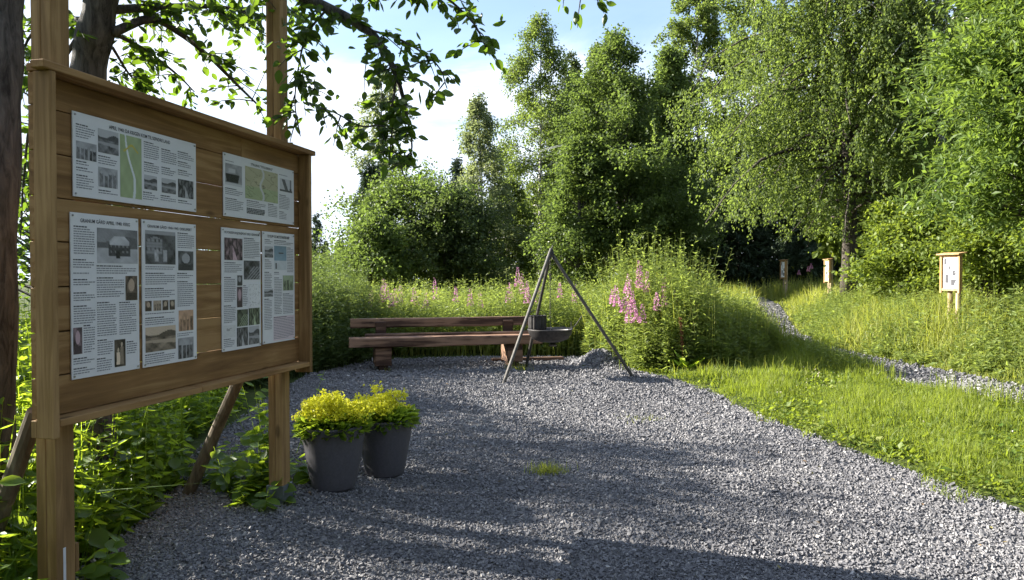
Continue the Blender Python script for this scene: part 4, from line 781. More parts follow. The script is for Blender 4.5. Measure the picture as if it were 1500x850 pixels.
b = MB(); b.tube([(-0.852, 0.165, 0.95), (-0.852, 0.56, 0.03), (-0.852, 0.62, -0.12)], [0.034, 0.040, 0.042], 12); b.build('brace_pole', M['pole'], board)

# --- the printed panels
def text_mesh(txt, width, height, name, parent, mat, xc, zc, y):
    cu = bpy.data.curves.new(name, 'FONT'); cu.body = txt; cu.align_x = 'LEFT'; cu.offset = 0.014; cu.resolution_u = 2
    o = bpy.data.objects.new(name + '_tmp', cu); C.objects.link(o); bpy.context.view_layer.update()
    me = bpy.data.meshes.new_from_object(o.evaluated_get(bpy.context.evaluated_depsgraph_get())); bpy.data.objects.remove(o); bpy.data.curves.remove(cu)
    n = len(me.vertices); co = np.empty(n * 3, np.float32); me.vertices.foreach_get('co', co); co = co.reshape(-1, 3)
    lo, hi = co.min(0), co.max(0); co2 = np.zeros_like(co); co2[:, 0] = (co[:, 0] - lo[0]) / (hi[0] - lo[0]) * width - width / 2 + xc; co2[:, 2] = (co[:, 1] - lo[1]) / (hi[1] - lo[1]) * height - height / 2 + zc; co2[:, 1] = y
    me.vertices.foreach_set('co', co2.ravel()); me.update(); me.materials.clear(); me.materials.append(mat); me.name = name
    ob = bpy.data.objects.new(name, me); C.objects.link(ob); ob.parent = parent; return ob
def picture(kind, seed, nx=40, nz=32):
    """print colours (linear) of a small photograph: nz x nx x 3"""
    rg = np.random.default_rng(seed); u, v = np.meshgrid(np.linspace(0, 1, nx), np.linspace(0, 1, nz))   # v: 0 top
    def nz_(f):
        s = 0
        for k in range(4): s = s + np.sin(u * f * (1.7 ** k) + rg.uniform(0, 6)) * np.sin(v * f * (1.6 ** k) + rg.uniform(0, 6)) / (1.5 ** k)
        return s
    g = 0.30 + 0.07 * nz_(5)
    if kind == 'house':
        g = np.where(v < 0.45, 0.22 + 0.05 * nz_(4), 0.42 + 0.05 * nz_(9)); hill = v > 0.30 + 0.10 * np.sin(u * 5 + 1); g = np.where(hill & (v < 0.55), 0.13, g)
        w = (u > 0.28) & (u < 0.80) & (v > 0.42) & (v < 0.78); g = np.where(w, 0.06, g); roof = (u > 0.30) & (u < 0.78) & (v > 0.22) & (v < 0.46) & (np.abs(u - 0.54) < (v - 0.08) * 0.9); g = np.where(roof, 0.50 + 0.06 * nz_(8), g)
        win = w & (np.sin(u * 62) > 0.3) & (np.sin(v * 40) > 0.3); g = np.where(win, 0.22, g); g = np.where((u > 0.45) & (u < 0.56) & (v > 0.64) & (v < 0.86), 0.03, g)
    elif kind == 'barn':
        g = 0.10 + 0.05 * nz_(6); w = (u > 0.04) & (u < 0.55) & (v > 0.16 + 0.4 * np.abs(u - 0.32)) & (v < 0.68); g = np.where(w, 0.26 + 0.04 * np.sin(v * 70), g)
        g = np.where(w & (np.sin(u * 45) > 0.6) & (np.sin(v * 26) > 0.2), 0.07, g); g = np.where((v > 0.55) & (np.sin(u * 22) > 0.0) & (u > 0.15) & (u < 0.7) & (v < 0.93), 0.40 + 0.1 * nz_(14), g); g = np.where(v < 0.1, 0.33, g)
    elif kind == 'people':
        g = 0.34 + 0.06 * nz_(5); k = int(rg.integers(3, 6))
        for q in range(k):
            cx = (q + 0.6) / (k + 0.2) + rg.normal(0, 0.02); hh = rg.uniform(0.18, 0.34); d = 0.9 / k
            g = np.where((np.abs(u - cx) < 0.38 * d) & (v > hh + 0.12), rg.uniform(0.06, 0.20) + 0.05 * nz_(11), g); g = np.where(((u - cx) / (0.22 * d)) ** 2 + ((v - hh - 0.06) / 0.08) ** 2 < 1, 0.38, g)
    elif kind == 'two':
        g = 0.05 + 0.03 * nz_(5)
        for cx, top, c in ((0.34, 0.32, 0.62), (0.66, 0.12, 0.20)):
            g = np.where((np.abs(u - cx) < 0.13 + 0.06 * (v - top)) & (v > top + 0.14) & (v < 0.93), c, g); g = np.where(((u - cx) / 0.09) ** 2 + ((v - top - 0.07) / 0.08) ** 2 < 1, 0.42, g)
    elif kind == 'forest':
        g = 0.13 + 0.08 * nz_(9); g = np.where(np.sin(u * 30 + np.sin(v * 9)) > 0.6, 0.04, g); g = np.where(np.abs(u - 0.5 - 0.2 * (v - 0.6)) < 0.20 * (v - 0.35), 0.42 + 0.06 * nz_(12), g)
    elif kind == 'land':
        g = np.where(v < 0.35, 0.45, 0.16 + 0.07 * nz_(8)); g = np.where((v > 0.28 + 0.1 * np.sin(u * 6)) & (v < 0.45), 0.08, g); g = np.where((v > 0.52) & (v < 0.62 + 0.1 * u), 0.34, g)
    elif kind == 'boat':
        g = 0.32 + 0.05 * nz_(6); g = np.where((v > 0.48) & (v < 0.86) & (np.abs(u - 0.42) < 0.42 - 0.2 * (v - 0.48)), 0.03, g); g = np.where((v > 0.2) & (v < 0.4) & (np.abs(u - 0.4) < 0.2), 0.5, g); g = np.where(v > 0.88, 0.55, g)
    elif kind == 'pole':
        g = 0.55 + 0.02 * nz_(5); g = np.where((np.abs(u - 0.25 - 0.35 * v) < 0.13) & (v > 0.05), 0.06 + 0.12 * (np.sin(u * 55) > 0), g); g = np.where(np.abs(u - 0.85) < 0.03 + 0.05 * (v > 0.7), 0.08, g); g = np.where(v > 0.86, 0.1, g)
    elif kind == 'portrait':
        g = 0.10 + 0.06 * nz_(5); g = np.where(((u - 0.5) / 0.26) ** 2 + ((v - 0.38) / 0.26) ** 2 < 1, 0.36, g); g = np.where((v > 0.7) & (np.abs(u - 0.5) < 0.4), 0.05, g)
    elif kind == 'stairs':
        g = 0.08 + 0.05 * nz_(8); g = np.where((u - 0.2 > 0.5 * (0.9 - v)) & (np.sin((u + v) * 34) > 0) & (v > 0.3), 0.30, g)
    g = np.clip(g + rg.normal(0, 0.014, g.shape), 0.015, 0.75)
    return g
TINTS = dict(grey=(1.0, 1.0, 1.04), sepia=(1.25, 1.0, 0.75), brown=(1.25, 0.95, 0.72), orange=(1.5, 0.95, 0.62), green=(0.95, 1.12, 0.75), pink=(1.35, 0.95, 1.05), blue=(0.55, 0.95, 1.35))
def picmesh(name, parent, x0, x1, z0, z1, y, rgb):
    nz, nx = rgb.shape[:2]; xs = np.linspace(x0, x1, nx); zs = np.linspace(z1, z0, nz); Xg, Zg = np.meshgrid(xs, zs)
    ii = (np.arange(nz - 1)[:, None] * nx + np.arange(nx - 1)[None, :]); Q = np.stack([ii, ii + nx, ii + nx + 1, ii + 1], -1).reshape(-1, 4)
    col = np.concatenate([rgb.reshape(-1, 3), np.ones((nx * nz, 1))], 1)
    return mesh_np(name, np.stack([Xg, np.full(Xg.shape, y), Zg], -1).reshape(-1, 3), [Q], M['print'], parent, colors=col)
def gmap(seed, kind):
    nx, nz = 56, 80; rg = np.random.default_rng(seed); u, v = np.meshgrid(np.linspace(0, 1, nx), np.linspace(0, 1, nz)); n_ = sum(np.sin(u * f + rg.uniform(0, 6)) * np.sin(v * f * 1.2 + rg.uniform(0, 6)) for f in (6, 11, 19)) / 3
    if kind == 'green':
        base = np.array([0.33, 0.40, 0.22])[None, None] * (1 + 0.16 * n_[..., None]); rv = np.abs(u - (0.25 + 0.36 * np.clip(v * 1.5, 0, 1) - 0.06 * np.sin(v * 6))) < 0.035 + 0.025 * v; base = np.where(rv[..., None], np.array([0.66, 0.70, 0.70]), base)
        yl = np.abs(v - 0.20 - 0.05 * np.sin(u * 9)) < 0.018; base = np.where((yl & (u > 0.15) & (u < 0.85))[..., None], np.array([0.5, 0.42, 0.08]), base)
    elif kind == 'beige':
        base = np.array([0.44, 0.42, 0.28])[None, None] * (1 + 0.10 * n_[..., None]); base = np.where((v > 0.6)[..., None], base * np.array([0.85, 1.02, 0.9]), base)
        rd = (np.abs(np.sin(u * 7 + 3 * v + 2 * n_)) < 0.07) | (np.abs(np.sin(v * 9 - 4 * u + n_)) < 0.05); base = np.where(rd[..., None], base * 0.45, base); base = np.where((np.abs(u - 0.5 - 0.05 * np.sin(v * 9)) < 0.03)[..., None], np.array([0.55, 0.56, 0.55]), base)
    elif kind == 'sketch':
        base = np.full((nz, nx, 3), 0.72); ln = (np.abs(np.sin(u * 6 + 3 * n_)) < 0.09) | (np.abs(np.sin(v * 7 + 2 * n_)) < 0.05); base = np.where(ln[..., None], 0.34, base)
    elif kind == 'faint':
        base = np.full((nz, nx, 3), 0.62) + 0.05 * n_[..., None]; base = np.where(((np.abs(u - 0.6) < 0.35) & (np.abs(v - 0.35) < 0.12) & (n_ > 0))[..., None], 0.36, base)
    elif kind == 'plane':
        base = np.stack([0.19 + 0.1 * v + 0.03 * n_, 0.27 + 0.14 * v + 0.03 * n_, 0.33 + 0.16 * v + 0.03 * n_], -1); base = np.where((v > 0.62)[..., None], np.array([0.55, 0.58, 0.60]) * (1 + 0.1 * n_[..., None]), base)
        base = np.where(((np.abs(u - 0.55) < 0.2) & (np.abs(v - 0.3) < 0.025))[..., None], 0.08, base); base = np.where(((np.abs(u - 0.15) < 0.05) & (v > 0.72) & (v < 0.95))[..., None], 0.07, base)
    return np.clip(base, 0.02, 0.85)
PANELS = [
 ('P1', (-1.844, -1.070, 1.820, 2.162), 'wide white panel with green map under the headline APRIL 1940', 'APRIL 1940: DA KRIGEN KOM TIL SØNDRE LAND',
  [('t',0.02,0.14,0.15,0.31),('p',0.02,0.34,0.16,0.55,'people','grey'),('t',0.02,0.575,0.13,0.62),('t',0.02,0.65,0.14,0.71),('t',0.02,0.74,0.14,0.92),('p',0.17,0.13,0.32,0.42,'land','grey'),('t',0.17,0.46,0.31,0.57),('p',0.17,0.60,0.31,0.84,'people','grey'),('t',0.17,0.88,0.31,0.93),('m',0.33,0.13,0.50,0.93,'green'),('t',0.52,0.15,0.65,0.38),('t',0.52,0.42,0.65,0.55),('p',0.52,0.59,0.63,0.78,'land','grey'),('t',0.51,0.82,0.64,0.93),('t',0.67,0.19,0.81,0.39),('t',0.67,0.44,0.80,0.55),('p',0.67,0.59,0.80,0.79,'land','grey'),('t',0.66,0.83,0.80,0.90),('t',0.82,0.17,0.98,0.27),('t',0.82,0.31,0.97,0.38),('t',0.82,0.43,0.96,0.51),('p',0.82,0.56,0.97,0.82,'forest','grey'),('t',0.82,0.86,0.96,0.91)], (0.25,0.055,0.75,0.105)),
 ('P2', (-.841, -.104, 1.820, 2.160), 'white panel with a beige road map, upper right on the board', 'STILLING "TOLLEBERG"',
  [('t',0.02,0.115,0.18,0.14),('p',0.02,0.16,0.23,0.50,'boat','grey'),('t',0.02,0.55,0.24,0.66),('t',0.02,0.71,0.25,0.91),('m',0.27,0.13,0.74,0.66,'beige'),('t',0.29,0.69,0.56,0.79),('b',0.29,0.82,0.55,0.93),('t',0.59,0.69,0.73,0.93),('t',0.76,0.125,0.95,0.15),('p',0.77,0.19,0.97,0.42,'pole','grey'),('t',0.76,0.49,0.93,0.74),('t',0.76,0.79,0.88,0.93)], (0.35,0.06,0.66,0.10)),
 ('P3', (-1.861, -1.480, 1.081, 1.755), 'tall white panel headed APRIL 1940 KRIG with snowy farmhouse photo, lower left', 'GRANUM GÅRD APRIL 1940: KRIG',
  [('t',0.04,0.08,0.33,0.25),('t',0.03,0.28,0.33,0.34),('t',0.03,0.36,0.30,0.38),('t',0.03,0.40,0.33,0.44),('t',0.03,0.48,0.33,0.53),('t',0.03,0.56,0.33,0.67),('p',0.36,0.08,0.98,0.30,'house','grey'),('t',0.35,0.315,0.97,0.37),('t',0.35,0.39,0.76,0.525),('p',0.78,0.38,0.97,0.54,'portrait','brown'),('t',0.35,0.545,0.64,0.76),('t',0.68,0.55,0.95,0.77),('p',0.02,0.69,0.14,0.85,'portrait','pink'),('t',0.16,0.68,0.32,0.86),('t',0.02,0.875,0.31,0.92),('t',0.02,0.935,0.31,0.98),('t',0.35,0.78,0.58,0.88),('t',0.34,0.895,0.56,0.975),('p',0.60,0.79,0.77,0.965,'two','sepia'),('t',0.79,0.81,0.96,0.89)], (0.13,0.026,0.86,0.056)),
 ('P4', (-1.458, -1.075, 1.080, 1.756), 'tall white panel headed OKKUPERT with dark barn photo, lower row', 'GRANUM GÅRD 1940-1945: OKKUPERT',
  [('p',0.05,0.07,0.59,0.30,'barn','grey'),('t',0.63,0.07,0.96,0.18),('p',0.64,0.20,0.94,0.34,'portrait','grey'),('t',0.62,0.36,0.94,0.40),('t',0.62,0.42,0.94,0.61),('t',0.05,0.315,0.58,0.34),('t',0.05,0.36,0.58,0.45),('t',0.04,0.465,0.58,0.54),('p',0.04,0.55,0.15,0.62,'portrait','brown'),('p',0.18,0.55,0.32,0.62,'people','sepia'),('p',0.34,0.55,0.45,0.62,'portrait','sepia'),('p',0.47,0.55,0.57,0.62,'portrait','sepia'),('t',0.04,0.635,0.57,0.65),('t',0.04,0.665,0.57,0.72),('p',0.64,0.63,0.93,0.78,'people','orange'),('t',0.61,0.795,0.93,0.82),('p',0.04,0.73,0.58,0.90,'land','sepia'),('p',0.62,0.83,0.93,0.98,'people','grey'),('t',0.03,0.915,0.57,0.98)], (0.09,0.026,0.91,0.052)),
 ('P5', (-.862, -.488, 1.092, 1.758), 'tall white panel with cellar photos and a small plan drawing, lower row', 'FLYOBSERVASJONSPOST 502 I GRANUM',
  [('p',0.06,0.08,0.51,0.26,'forest','pink'),('t',0.55,0.07,0.97,0.25),('p',0.54,0.26,0.97,0.42,'stairs','grey'),('t',0.06,0.28,0.50,0.37),('t',0.05,0.40,0.33,0.61),('t',0.04,0.63,0.33,0.77),('p',0.37,0.385,0.50,0.47,'portrait','grey'),('p',0.36,0.48,0.50,0.65,'portrait','pink'),('t',0.52,0.47,0.64,0.64),('m',0.66,0.46,0.97,0.65,'sketch'),('p',0.36,0.67,0.64,0.81,'stairs','green'),('p',0.66,0.665,0.96,0.81,'forest','green'),('p',0.35,0.82,0.64,0.975,'forest','grey'),('p',0.66,0.82,0.95,0.975,'land','grey'),('m',0.03,0.79,0.32,0.89,'faint'),('t',0.03,0.90,0.30,0.975)], (0.07,0.026,0.96,0.052)),
 ('P6', (-.467, -.102, 1.097, 1.760), 'tall white panel with blue aeroplane picture and pinkish text box, lower right', 'FLYSLIPP OG MOTSTANDSKAMP',
  [('t',0.06,0.07,0.30,0.12),('t',0.34,0.07,0.97,0.11),('p',0.06,0.13,0.31,0.23,'land','grey'),('m',0.34,0.12,0.73,0.34,'plane'),('t',0.75,0.13,0.96,0.37),('t',0.06,0.25,0.27,0.34),('t',0.05,0.36,0.27,0.50),('t',0.34,0.36,0.57,0.39),('p',0.61,0.39,0.96,0.53,'people','green'),('p',0.04,0.51,0.30,0.58,'land','grey'),('t',0.34,0.41,0.58,0.75),('t',0.61,0.56,0.95,0.75),('t',0.04,0.60,0.27,0.88),('k',0.32,0.77,0.97,0.98)], (0.15,0.026,0.83,0.052)),
]
sd0 = 900
for (key, (u0, u1, z0, z1), label, head, els, hb) in PANELS:
    xa, xb = u0 + 1.01, u1 + 1.01; W_, H_ = xb - xa, z1 - z0; rg = np.random.default_rng(sd0)
    b = MB(); b.box((xa, -0.0085, z0), (xb, -0.0025, z1), 0.001); sh = b.build('information_panel', M['white'], board); sh['label'] = label
    fy = -0.0085
    def fx(u): return xa + u * W_
    def fz(v): return z1 - v * H_
    text_mesh(head, (hb[2] - hb[0]) * W_, (hb[3] - hb[1]) * H_, 'headline', sh, M['ink'], fx((hb[0] + hb[2]) / 2), fz((hb[1] + hb[3]) / 2), fy - 0.0009)
    def line(mb, a, c, z, th, tn_=1.0):
        x_ = a
        while x_ < c - 0.004:
            w = min(rg.uniform(0.006, 0.020), c - x_); mb.add([(x_, fy - 0.0008, z), (x_ + w, fy - 0.0008, z), (x_ + w, fy - 0.0008, z + th), (x_, fy - 0.0008, z + th)], [(0, 1, 2, 3)], tint=tn_); x_ += w + 0.0024
    for e in els:
        c, a0, b0, a1, b1 = e[:5]; sd0 += 1; b1 = min(b1, 0.982)
        if c == 'p': 
            g = picture(e[5], sd0)[..., None] * np.array(TINTS[e[6]]); picmesh('photo', sh, fx(a0), fx(a1), fz(b1), fz(b0), fy - 0.0010, np.clip(g, 0.01, 0.8))
        elif c == 'm': picmesh('plan_drawing' if e[5] in ('sketch', 'faint') else ('aeroplane_picture' if e[5] == 'plane' else 'map'), sh, fx(a0), fx(a1), fz(b1), fz(b0), fy - 0.0010, gmap(sd0, e[5]))
        else:
            if c == 'k': picmesh('text_box', sh, fx(a0) - 0.004, fx(a1) + 0.002, fz(b1) - 0.004, fz(b0) + 0.004, fy - 0.0005, np.tile(np.array([0.66, 0.56, 0.60]), (2, 2, 1)))
            z = fz(b0) - 0.004; k = 0; pitch = 0.0098; tb = MB()
            while z > fz(b1):
                last = z - pitch < fz(b1); en = fx(a1) - (rg.uniform(0, 0.35) * (a1 - a0) * W_ if last or rg.random() < 0.15 else rg.uniform(0, 0.03) * W_ * (a1 - a0))
                if c == 'b': line(tb, fx(a0), en, z, 0.0062, 0.0); z -= 0.0085
                else:
                    if k == 0 and b1 - b0 > 0.03: line(tb, fx(a0), fx(a0) + 0.62 * (a1 - a0) * W_, z, 0.0048, 0.1)
                    else: line(tb, fx(a0), en, z, 0.0040)
                    z -= pitch
                k += 1
            if tb.n: tb.build('text_block', M['textink'], sh)
    for cx in (xa + 0.012, xb - 0.012):
        for cz in (z0 + 0.012, z1 - 0.012):
            s_ = MB(); s_.tube([(cx, fy + 0.001, cz), (cx, fy - 0.003, cz)], 0.0045, 10); s_.build('screw', M['steel'], sh)

# ------------------------------------------------------------------ flower pots
def planter(x_, y_, s, seed, label):
    z_ = float(terrain(np.array([x_]), np.array([y_]))[0]) + 0.014; root = empty('flower_pot', (x_, y_, z_), random.Random(seed).uniform(0, 6), label, 'flower pot', 'flower pots'); rg = np.random.default_rng(seed)
    b = MB(); prof = [(0.001, 0.0), (0.130, 0.0), (0.140, 0.008)]
    for k in range(24):                                        # finely ribbed tapered wall
        t = (k + 1) / 24; r = 0.140 + 0.078 * t ** 0.85; z = 0.008 + 0.372 * t; prof += [(r, z - 0.010), (r - 0.0016, z - 0.004)]
    prof += [(0.222, 0.385), (0.222, 0.395), (0.206, 0.397), (0.202, 0.36), (0.19, 0.30)]
    b.lathe(np.array(prof) * s * np.array([1, 1.1]), 56); b.build('pot', M['pot'], root, smooth=True)
    b = MB(); b.lathe(np.array([(0.001, 0.352), (0.1, 0.356), (0.2005, 0.350)]) * s * np.array([1, 1.1]), 40); b.build('soil', M['soil'], root)
    lf = Soup(); n = 900; an = rg.uniform(0, 6.28, n); rr = 0.212 * s * np.sqrt(rg.uniform(0, 1, n)); z = 0.380 * s + rg.uniform(0.0, 0.125, n) * s * (1 - 0.25 * rr / 0.23)
    ax = np.stack([np.cos(an), np.sin(an), rg.normal(0.25, 0.5, n)], -1); l = rg.uniform(0.045, 0.085, n)
    lf.put(LEAFO, np.stack([rr * np.cos(an), rr * np.sin(an), z], -1), ax, rg.normal(0, 0.4, (n, 3)) + np.array([0, 0, 1]), l, l * 0.55, rg.random(n)); lf.build('leaves', M['nettle'], root, smooth=True)
    P = []; S = []
    for q in range(44):                                        # flower heads, each a loose ball of small blossoms
        a = rg.uniform(0, 6.28); r = 0.212 * s * math.sqrt(rg.uniform(0, 1)); c = np.array([r * math.cos(a), r * math.sin(a), 0.392 * s + (0.150 + 0.035 * math.sin(a * 2 + seed) + rg.uniform(-0.05, 0.085)) * s * (1 - 0.30 * (r / 0.22) ** 2)]); m = int(rg.integers(28, 56))
        P.append(c + rg.normal(0, 1, (m, 3)) * np.array([0.027, 0.027, 0.020])); S.append(rg.uniform(0.011, 0.021, m))
    P = np.concatenate(P); S = np.concatenate(S); n = len(P); fl = Soup()
    for k in range(3): fl.put(LEAF4, P + rg.normal(0, 0.004, (n, 3)), rg.normal(0, 1, (n, 3)), rg.normal(0, 1, (n, 3)), S, S * 0.95, rg.random(n))
    fl.build('blossoms', M['yellow'], root)
planter(-1.215, 5.00, 1.0, 51, 'front left dark grey ribbed pot with yellow flowers, beside the board post')
planter(-0.945, 5.45, 0.97, 52, 'rear right dark grey ribbed pot with yellow flowers, half behind the other pot')

# ------------------------------------------------------------------ bench
bd = math.atan2(0.54, 2.09); bench = empty('log_bench', (-0.985, 12.07, 0.015), bd, 'long low dark brown log bench with a single back beam behind the tripod', 'bench')
def logbeam(name, L0, L1, y0, y1, z0, z1, seed, rough=0.014):
    rg = np.random.default_rng(seed); k = 40; xs = np.linspace(L0, L1, k); sec = []
    cs = [(y0, z0 + 0.02), (y0 + 0.015, z0), (y1 - 0.015, z0), (y1, z0 + 0.02), (y1, z1 - 0.015), (y1 - 0.01, z1), (y0 + 0.01, z1), (y0, z1 - 0.015)]
    b = MB(); n = len(cs); V = []
    ph = rg.uniform(0, 6, (n, 3))
    for x_ in xs:
        for j, (yy, zz) in enumerate(cs):
            o = rough * 0.4 * (np.sin(x_ * 3.1 + ph[j, 0]) + 0.6 * np.sin(x_ * 8.3 + ph[j, 1])); V.append((x_, yy + o * (1 if yy == y0 or yy == y1 else 0.3), zz + (o * 0.7 if j in (0, 1, 2, 3) else o * 0.25)))
    i = np.arange(k - 1)[:, None] * n; j = np.arange(n)[None, :]; j2 = (j + 1) % n; Qf = np.stack([i + j, i + n + j, i + n + j2, i + j2], -1).reshape(-1, 4)
    V = np.array(V); V = np.concatenate([V, V[:n].mean(0)[None], V[-n:].mean(0)[None]]); T = [(k * n, (q + 1) % n, q) for q in range(n)][::1] + [(k * n + 1, (k - 1) * n + q, (k - 1) * n + (q + 1) % n) for q in range(n)]
    T = [t[::-1] for t in T]
    b.add(V, Qf[:, ::-1], T, rg.random()); return b.build(name, M['bench'], bench)
logbeam('seat', -1.66, 1.42, -0.44, -0.18, 0.375, 0.525, 1)
logbeam('seat', -1.40, 1.50, -0.13, 0.06, 0.475, 0.560, 2)
logbeam('backrest', -1.62, 1.50, 0.16, 0.27, 0.640, 0.790, 3, 0.010)
for x_ in (-1.14, 0.98):
    b = MB(); b.box((x_ - 0.13, -0.36, 0.075), (x_ + 0.13, 0.10, 0.372), 0.012, 0.6); b.box((x_ - 0.08, -0.02, 0.3735), (x_ + 0.08, 0.10, 0.472), 0.008, 0.4); b.build('leg', M['bench'], bench)
    b = MB(); b.box((x_ - 0.07, -0.345, -0.03), (x_ + 0.075, 0.06, 0.074), 0.01, 0.1); b.build('foot_block', M['bench'], bench)
    b = MB(); b.box((x_ - 0.085, 0.1015, 0.20), (x_ + 0.085, 0.158, 0.74), 0.008, 0.3); b.build('back_post', M['bench'], bench)
def plank(name, p0, p1, w, h, label, tnt=0.7):
    p0 = np.array(p0, float); p1 = np.array(p1, float); d = p1 - p0; L = np.linalg.norm(d[:2]); o = empty(name, tuple(p0), math.atan2(d[1], d[0]), label, 'plank'); b = MB(); b.box((0, -w / 2, 0), (L, w / 2, h), 0.006, tnt); b.build('board', M['bench'], o)
plank('loose_plank', (-0.35, 12.75, 0.02), (0.9, 13.0, 0.02), 0.14, 0.05, 'loose dark plank lying on the gravel behind the bench')

# ------------------------------------------------------------------ tripod with hanging fire pan
apex = np.array([X(806, 10.9), 10.9, 1.80]); feet = [np.array([-0.12, 10.16, 0.0]), np.array([1.78, 10.77, 0.0]), np.array([0.22, 11.89, 0.0])]
trip = empty('cooking_tripod', (float(apex[0]), float(apex[1]), 0.01), 0, 'tall three legged steel tripod standing over the fire pan', 'tripod'); tl_ = np.array([apex[0], apex[1], 0.01])
for k, f in enumerate(feet):
    top = apex + np.array([(-0.02, 0.035, 0.0)[k], (-0.03, 0.0, 0.03)[k], 0.0]); ext = top + norm(top - f) * (0.11 - 0.03 * k); b = MB(); b.tube([f - tl_, (f + ext) / 2 - tl_, ext - tl_], [0.024, 0.024, 0.024], 10); b.build('leg', M['pipe'], trip, smooth=False)
b = MB(); 
for k in range(14): a0, a1 = k * 2 * math.pi / 14, (k + 1) * 2 * math.pi / 14; b.tube([(0.055 * math.cos(a0), 0.055 * math.sin(a0), 1.765), (0.055 * math.cos(a1), 0.055 * math.sin(a1), 1.765)], 0.008, 6)
b.tube([(0.03, -0.02, 1.72), (0.05, -0.03, 1.80), (0.02, -0.01, 1.90), (0.04, 0.0, 1.93)], 0.008, 6); b.build('top_ring', M['iron'], trip)
b = MB(); zc = 1.76; k = 0
while zc > 0.80:
    w = 0.009; 
    if k % 2: pts = [(w, 0, zc), (w, 0, zc - 0.03), (-w, 0, zc - 0.03), (-w, 0, zc), (w, 0, zc)]
    else: pts = [(0, w, zc), (0, w, zc - 0.03), (0, -w, zc - 0.03), (0, -w, zc), (0, w, zc)]
    b.tube(pts, 0.0045, 4); zc -= 0.026; k += 1
b.build('chain', M['iron'], trip)
pan = empty('fire_pan', (float(apex[0]), float(apex[1]), 0.50), 0, 'shallow round iron fire pan hanging from the tripod chain', 'fire pan')
b = MB(); b.lathe([(0.001, 0.035), (0.14, 0.045), (0.25, 0.085), (0.305, 0.15), (0.318, 0.195), (0.335, 0.215), (0.340, 0.207), (0.326, 0.185), (0.315, 0.135), (0.26, 0.065), (0.15, 0.022), (0.001, 0.012)][::-1], 48); b.build('bowl', M['iron'], pan, smooth=True)
b = MB(); b.lathe([(0.0, -0.05), (0.05, -0.045), (0.06, -0.02), (0.03, 0.02)], 16, center=(0.04, 0, 0)); b.build('ash_trap', M['pipe'], pan)
b = MB()
for k in range(3): a = k * 2.094 + 0.5; b.tube([(0.325 * math.cos(a), 0.325 * math.sin(a), 0.20), (0.0, 0.0, 0.33)], 0.004, 5)
b.build('hanger', M['iron'], pan)
b = MB()
for k in range(8): yy = -0.18 + k * 0.05; h_ = math.sqrt(max(0.01, 0.30 ** 2 - yy ** 2)); b.tube([(0.02, yy, 0.225), (h_, yy, 0.225)], 0.005, 5)
b.tube([(0.02, -0.20, 0.225), (0.02, 0.20, 0.225)], 0.006, 5); b.tube([(0.30, 0, 0.225), (0.36, -0.01, 0.25), (0.47, -0.02, 0.41)], 0.007, 6); b.tube([(0.31, 0, 0.225), (0.31, 0.0, 0.32)], 0.004, 5); b.build('grate', M['pipe'], pan)
pot_ = empty('kettle', (float(apex[0]) - 0.19, float(apex[1]) - 0.03, 0.705), 0, 'black fluted pot standing in the left half of the fire pan', 'pot')
b = MB(); b.lathe([(0.001, 0.0), (0.12, 0.0), (0.13, 0.02), (0.13, 0.19), (0.137, 0.20), (0.137, 0.21), (0.12, 0.212), (0.118, 0.03), (0.001, 0.02)], 64, ripple=(0.035, 16)); b.build('body', M['iron'], pot_)
b = MB(); b.tube([(0.125 * math.cos(a), 0, 0.20 + 0.09 * math.sin(a)) for a in np.linspace(0, math.pi, 12)], 0.005, 6); b.build('handle', M['iron'], pot_)
# pan rests in the chain: three hanger rods meet the chain end at 0.83 m

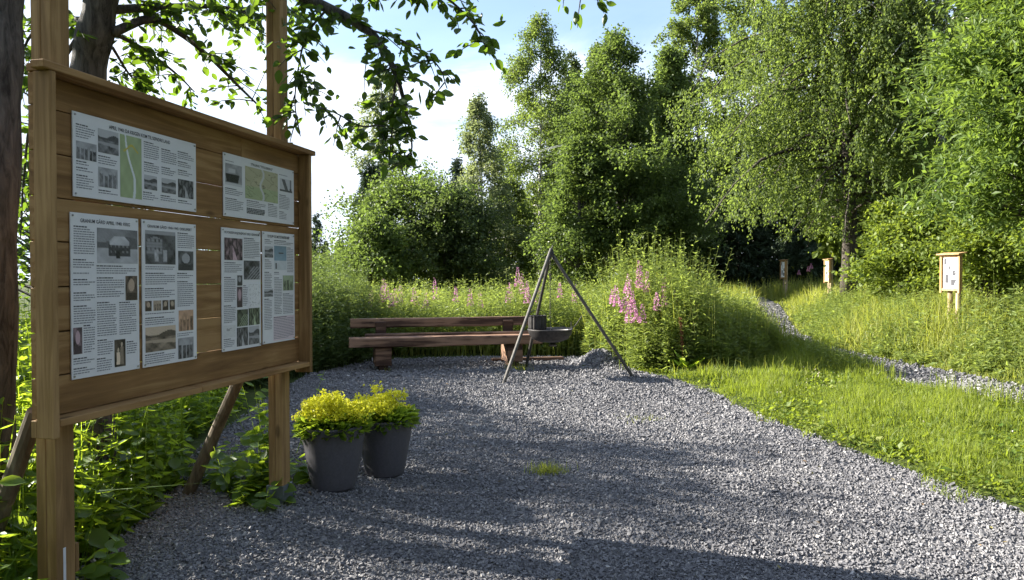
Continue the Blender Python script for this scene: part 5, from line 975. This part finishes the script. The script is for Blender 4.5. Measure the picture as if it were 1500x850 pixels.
# ------------------------------------------------------------------ info signs along the path
def info_sign(px, d, htop, face, label, seed, w=0.44, fh=0.62, dark=False):
    x_ = X(px, d); z_ = float(terrain(np.array([x_]), np.array([d]))[0]); root = empty('info_sign', (x_, d, z_), face, label, 'sign', 'information signs along the path')
    # local: -y front, x along the width
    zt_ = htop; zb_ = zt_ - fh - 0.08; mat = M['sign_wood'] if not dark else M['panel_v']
    b = MB(); b.box((-w / 2, -0.02, zb_ + 0.04), (w / 2, 0.015, zt_), 0.002, 0.5); b.build('backing_board', mat, root)
    b = MB()
    for sx in (-1, 1): b.box((sx * (w / 2 - 0.022) - 0.022, -0.055, zb_), (sx * (w / 2 - 0.022) + 0.022, -0.0205, zt_ - 0.002), 0.003, 0.6 + 0.1 * sx)
    b.box((-w / 2 + 0.0455, -0.050, zb_ + 0.04), (w / 2 - 0.0455, -0.0205, zb_ + 0.085), 0.003, 0.4); b.box((-w / 2 + 0.0455, -0.050, zt_ - 0.045), (w / 2 - 0.0455, -0.0205, zt_ - 0.003), 0.003, 0.4); b.build('frame', mat, root)
    b = MB(); M4 = Matrix.Translation((0, 0, zt_ + 0.018)) @ Matrix.Rotation(R(8), 4, 'X'); rw = 0.035 if d < 20 else 0.012; b.box((-w / 2 - rw, -0.075 - rw, -0.012), (w / 2 + rw, 0.05 + rw, 0.012), 0.003, 0.5, M4); b.build('roof_board', mat, root)
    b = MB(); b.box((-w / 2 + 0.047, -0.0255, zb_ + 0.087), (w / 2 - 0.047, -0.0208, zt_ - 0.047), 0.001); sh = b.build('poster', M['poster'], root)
    rg = np.random.default_rng(seed); W2 = w - 0.1; H2 = fh - 0.06
    for (a, v0, a1, v1) in ((0.06, 0.06, 0.26, 0.26), (0.62, 0.45, 0.92, 0.60), (0.14, 0.58, 0.42, 0.84), (0.52, 0.74, 0.88, 0.94), (0.36, 0.26, 0.50, 0.48)):
        z = zt_ - 0.05 - v0 * H2; tb_ = MB()
        while z > zt_ - 0.05 - v1 * H2: xa = -W2 / 2 + a * W2; xb = -W2 / 2 + a1 * W2 * rg.uniform(0.85, 1); tb_.add([(xa, -0.0262, z), (xb, -0.0262, z), (xb, -0.0262, z + 0.0156), (xa, -0.0262, z + 0.0156)], [(0, 1, 2, 3)]); z -= 0.016
        tb_.build('text_block', M['ink'], sh)
    for sx in (-0.09, 0.09):
        b = MB(); b.tube([(sx, 0.062, -0.2), (sx, 0.062, zt_ * 0.5), (sx, 0.062, zt_ - 0.01)], 0.045, 12, tint=0.5 + sx); b.build('post', M['sign_post'], root)
    return root
def facing(nx_, ny_): return math.atan2(ny_, nx_) + math.pi / 2        # local -y = (nx, ny)
info_sign(1394, 13.4, 1.40, facing(-0.97, -0.24), 'nearest orange framed info sign on two posts, on the sunny bank at right', 1)
info_sign(1213, 22.0, 1.38, facing(-0.995, 0.08), 'middle info sign seen nearly edge on, in front of the young tree', 2)
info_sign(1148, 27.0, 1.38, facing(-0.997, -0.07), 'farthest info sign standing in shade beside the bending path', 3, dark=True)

# ------------------------------------------------------------------ overhead wires
w0 = np.array([-42.0, 116.0, 10.2]); w1 = np.array([13.5, 20.0, 8.5]); wdir = norm((w1 - w0)[:2]); side = np.array([-wdir[1], wdir[0], 0])
for q, o in enumerate((-0.55, 0.0, 0.55)):
    t = np.linspace(0, 1, 60); P = w0 + (w1 - w0) * t[:, None] + side * o; P[:, 2] -= 4 * 1.1 * t * (1 - t) - 0.0 + (0.25 if q == 1 else 0) * -1
    b = MB(); b.tube(P, 0.014, 4); o_ = b.build('overhead_wire', M['wire']); tagset(o_, 'thin overhead wire crossing in front of the tall birches', 'wire', 'overhead wires')
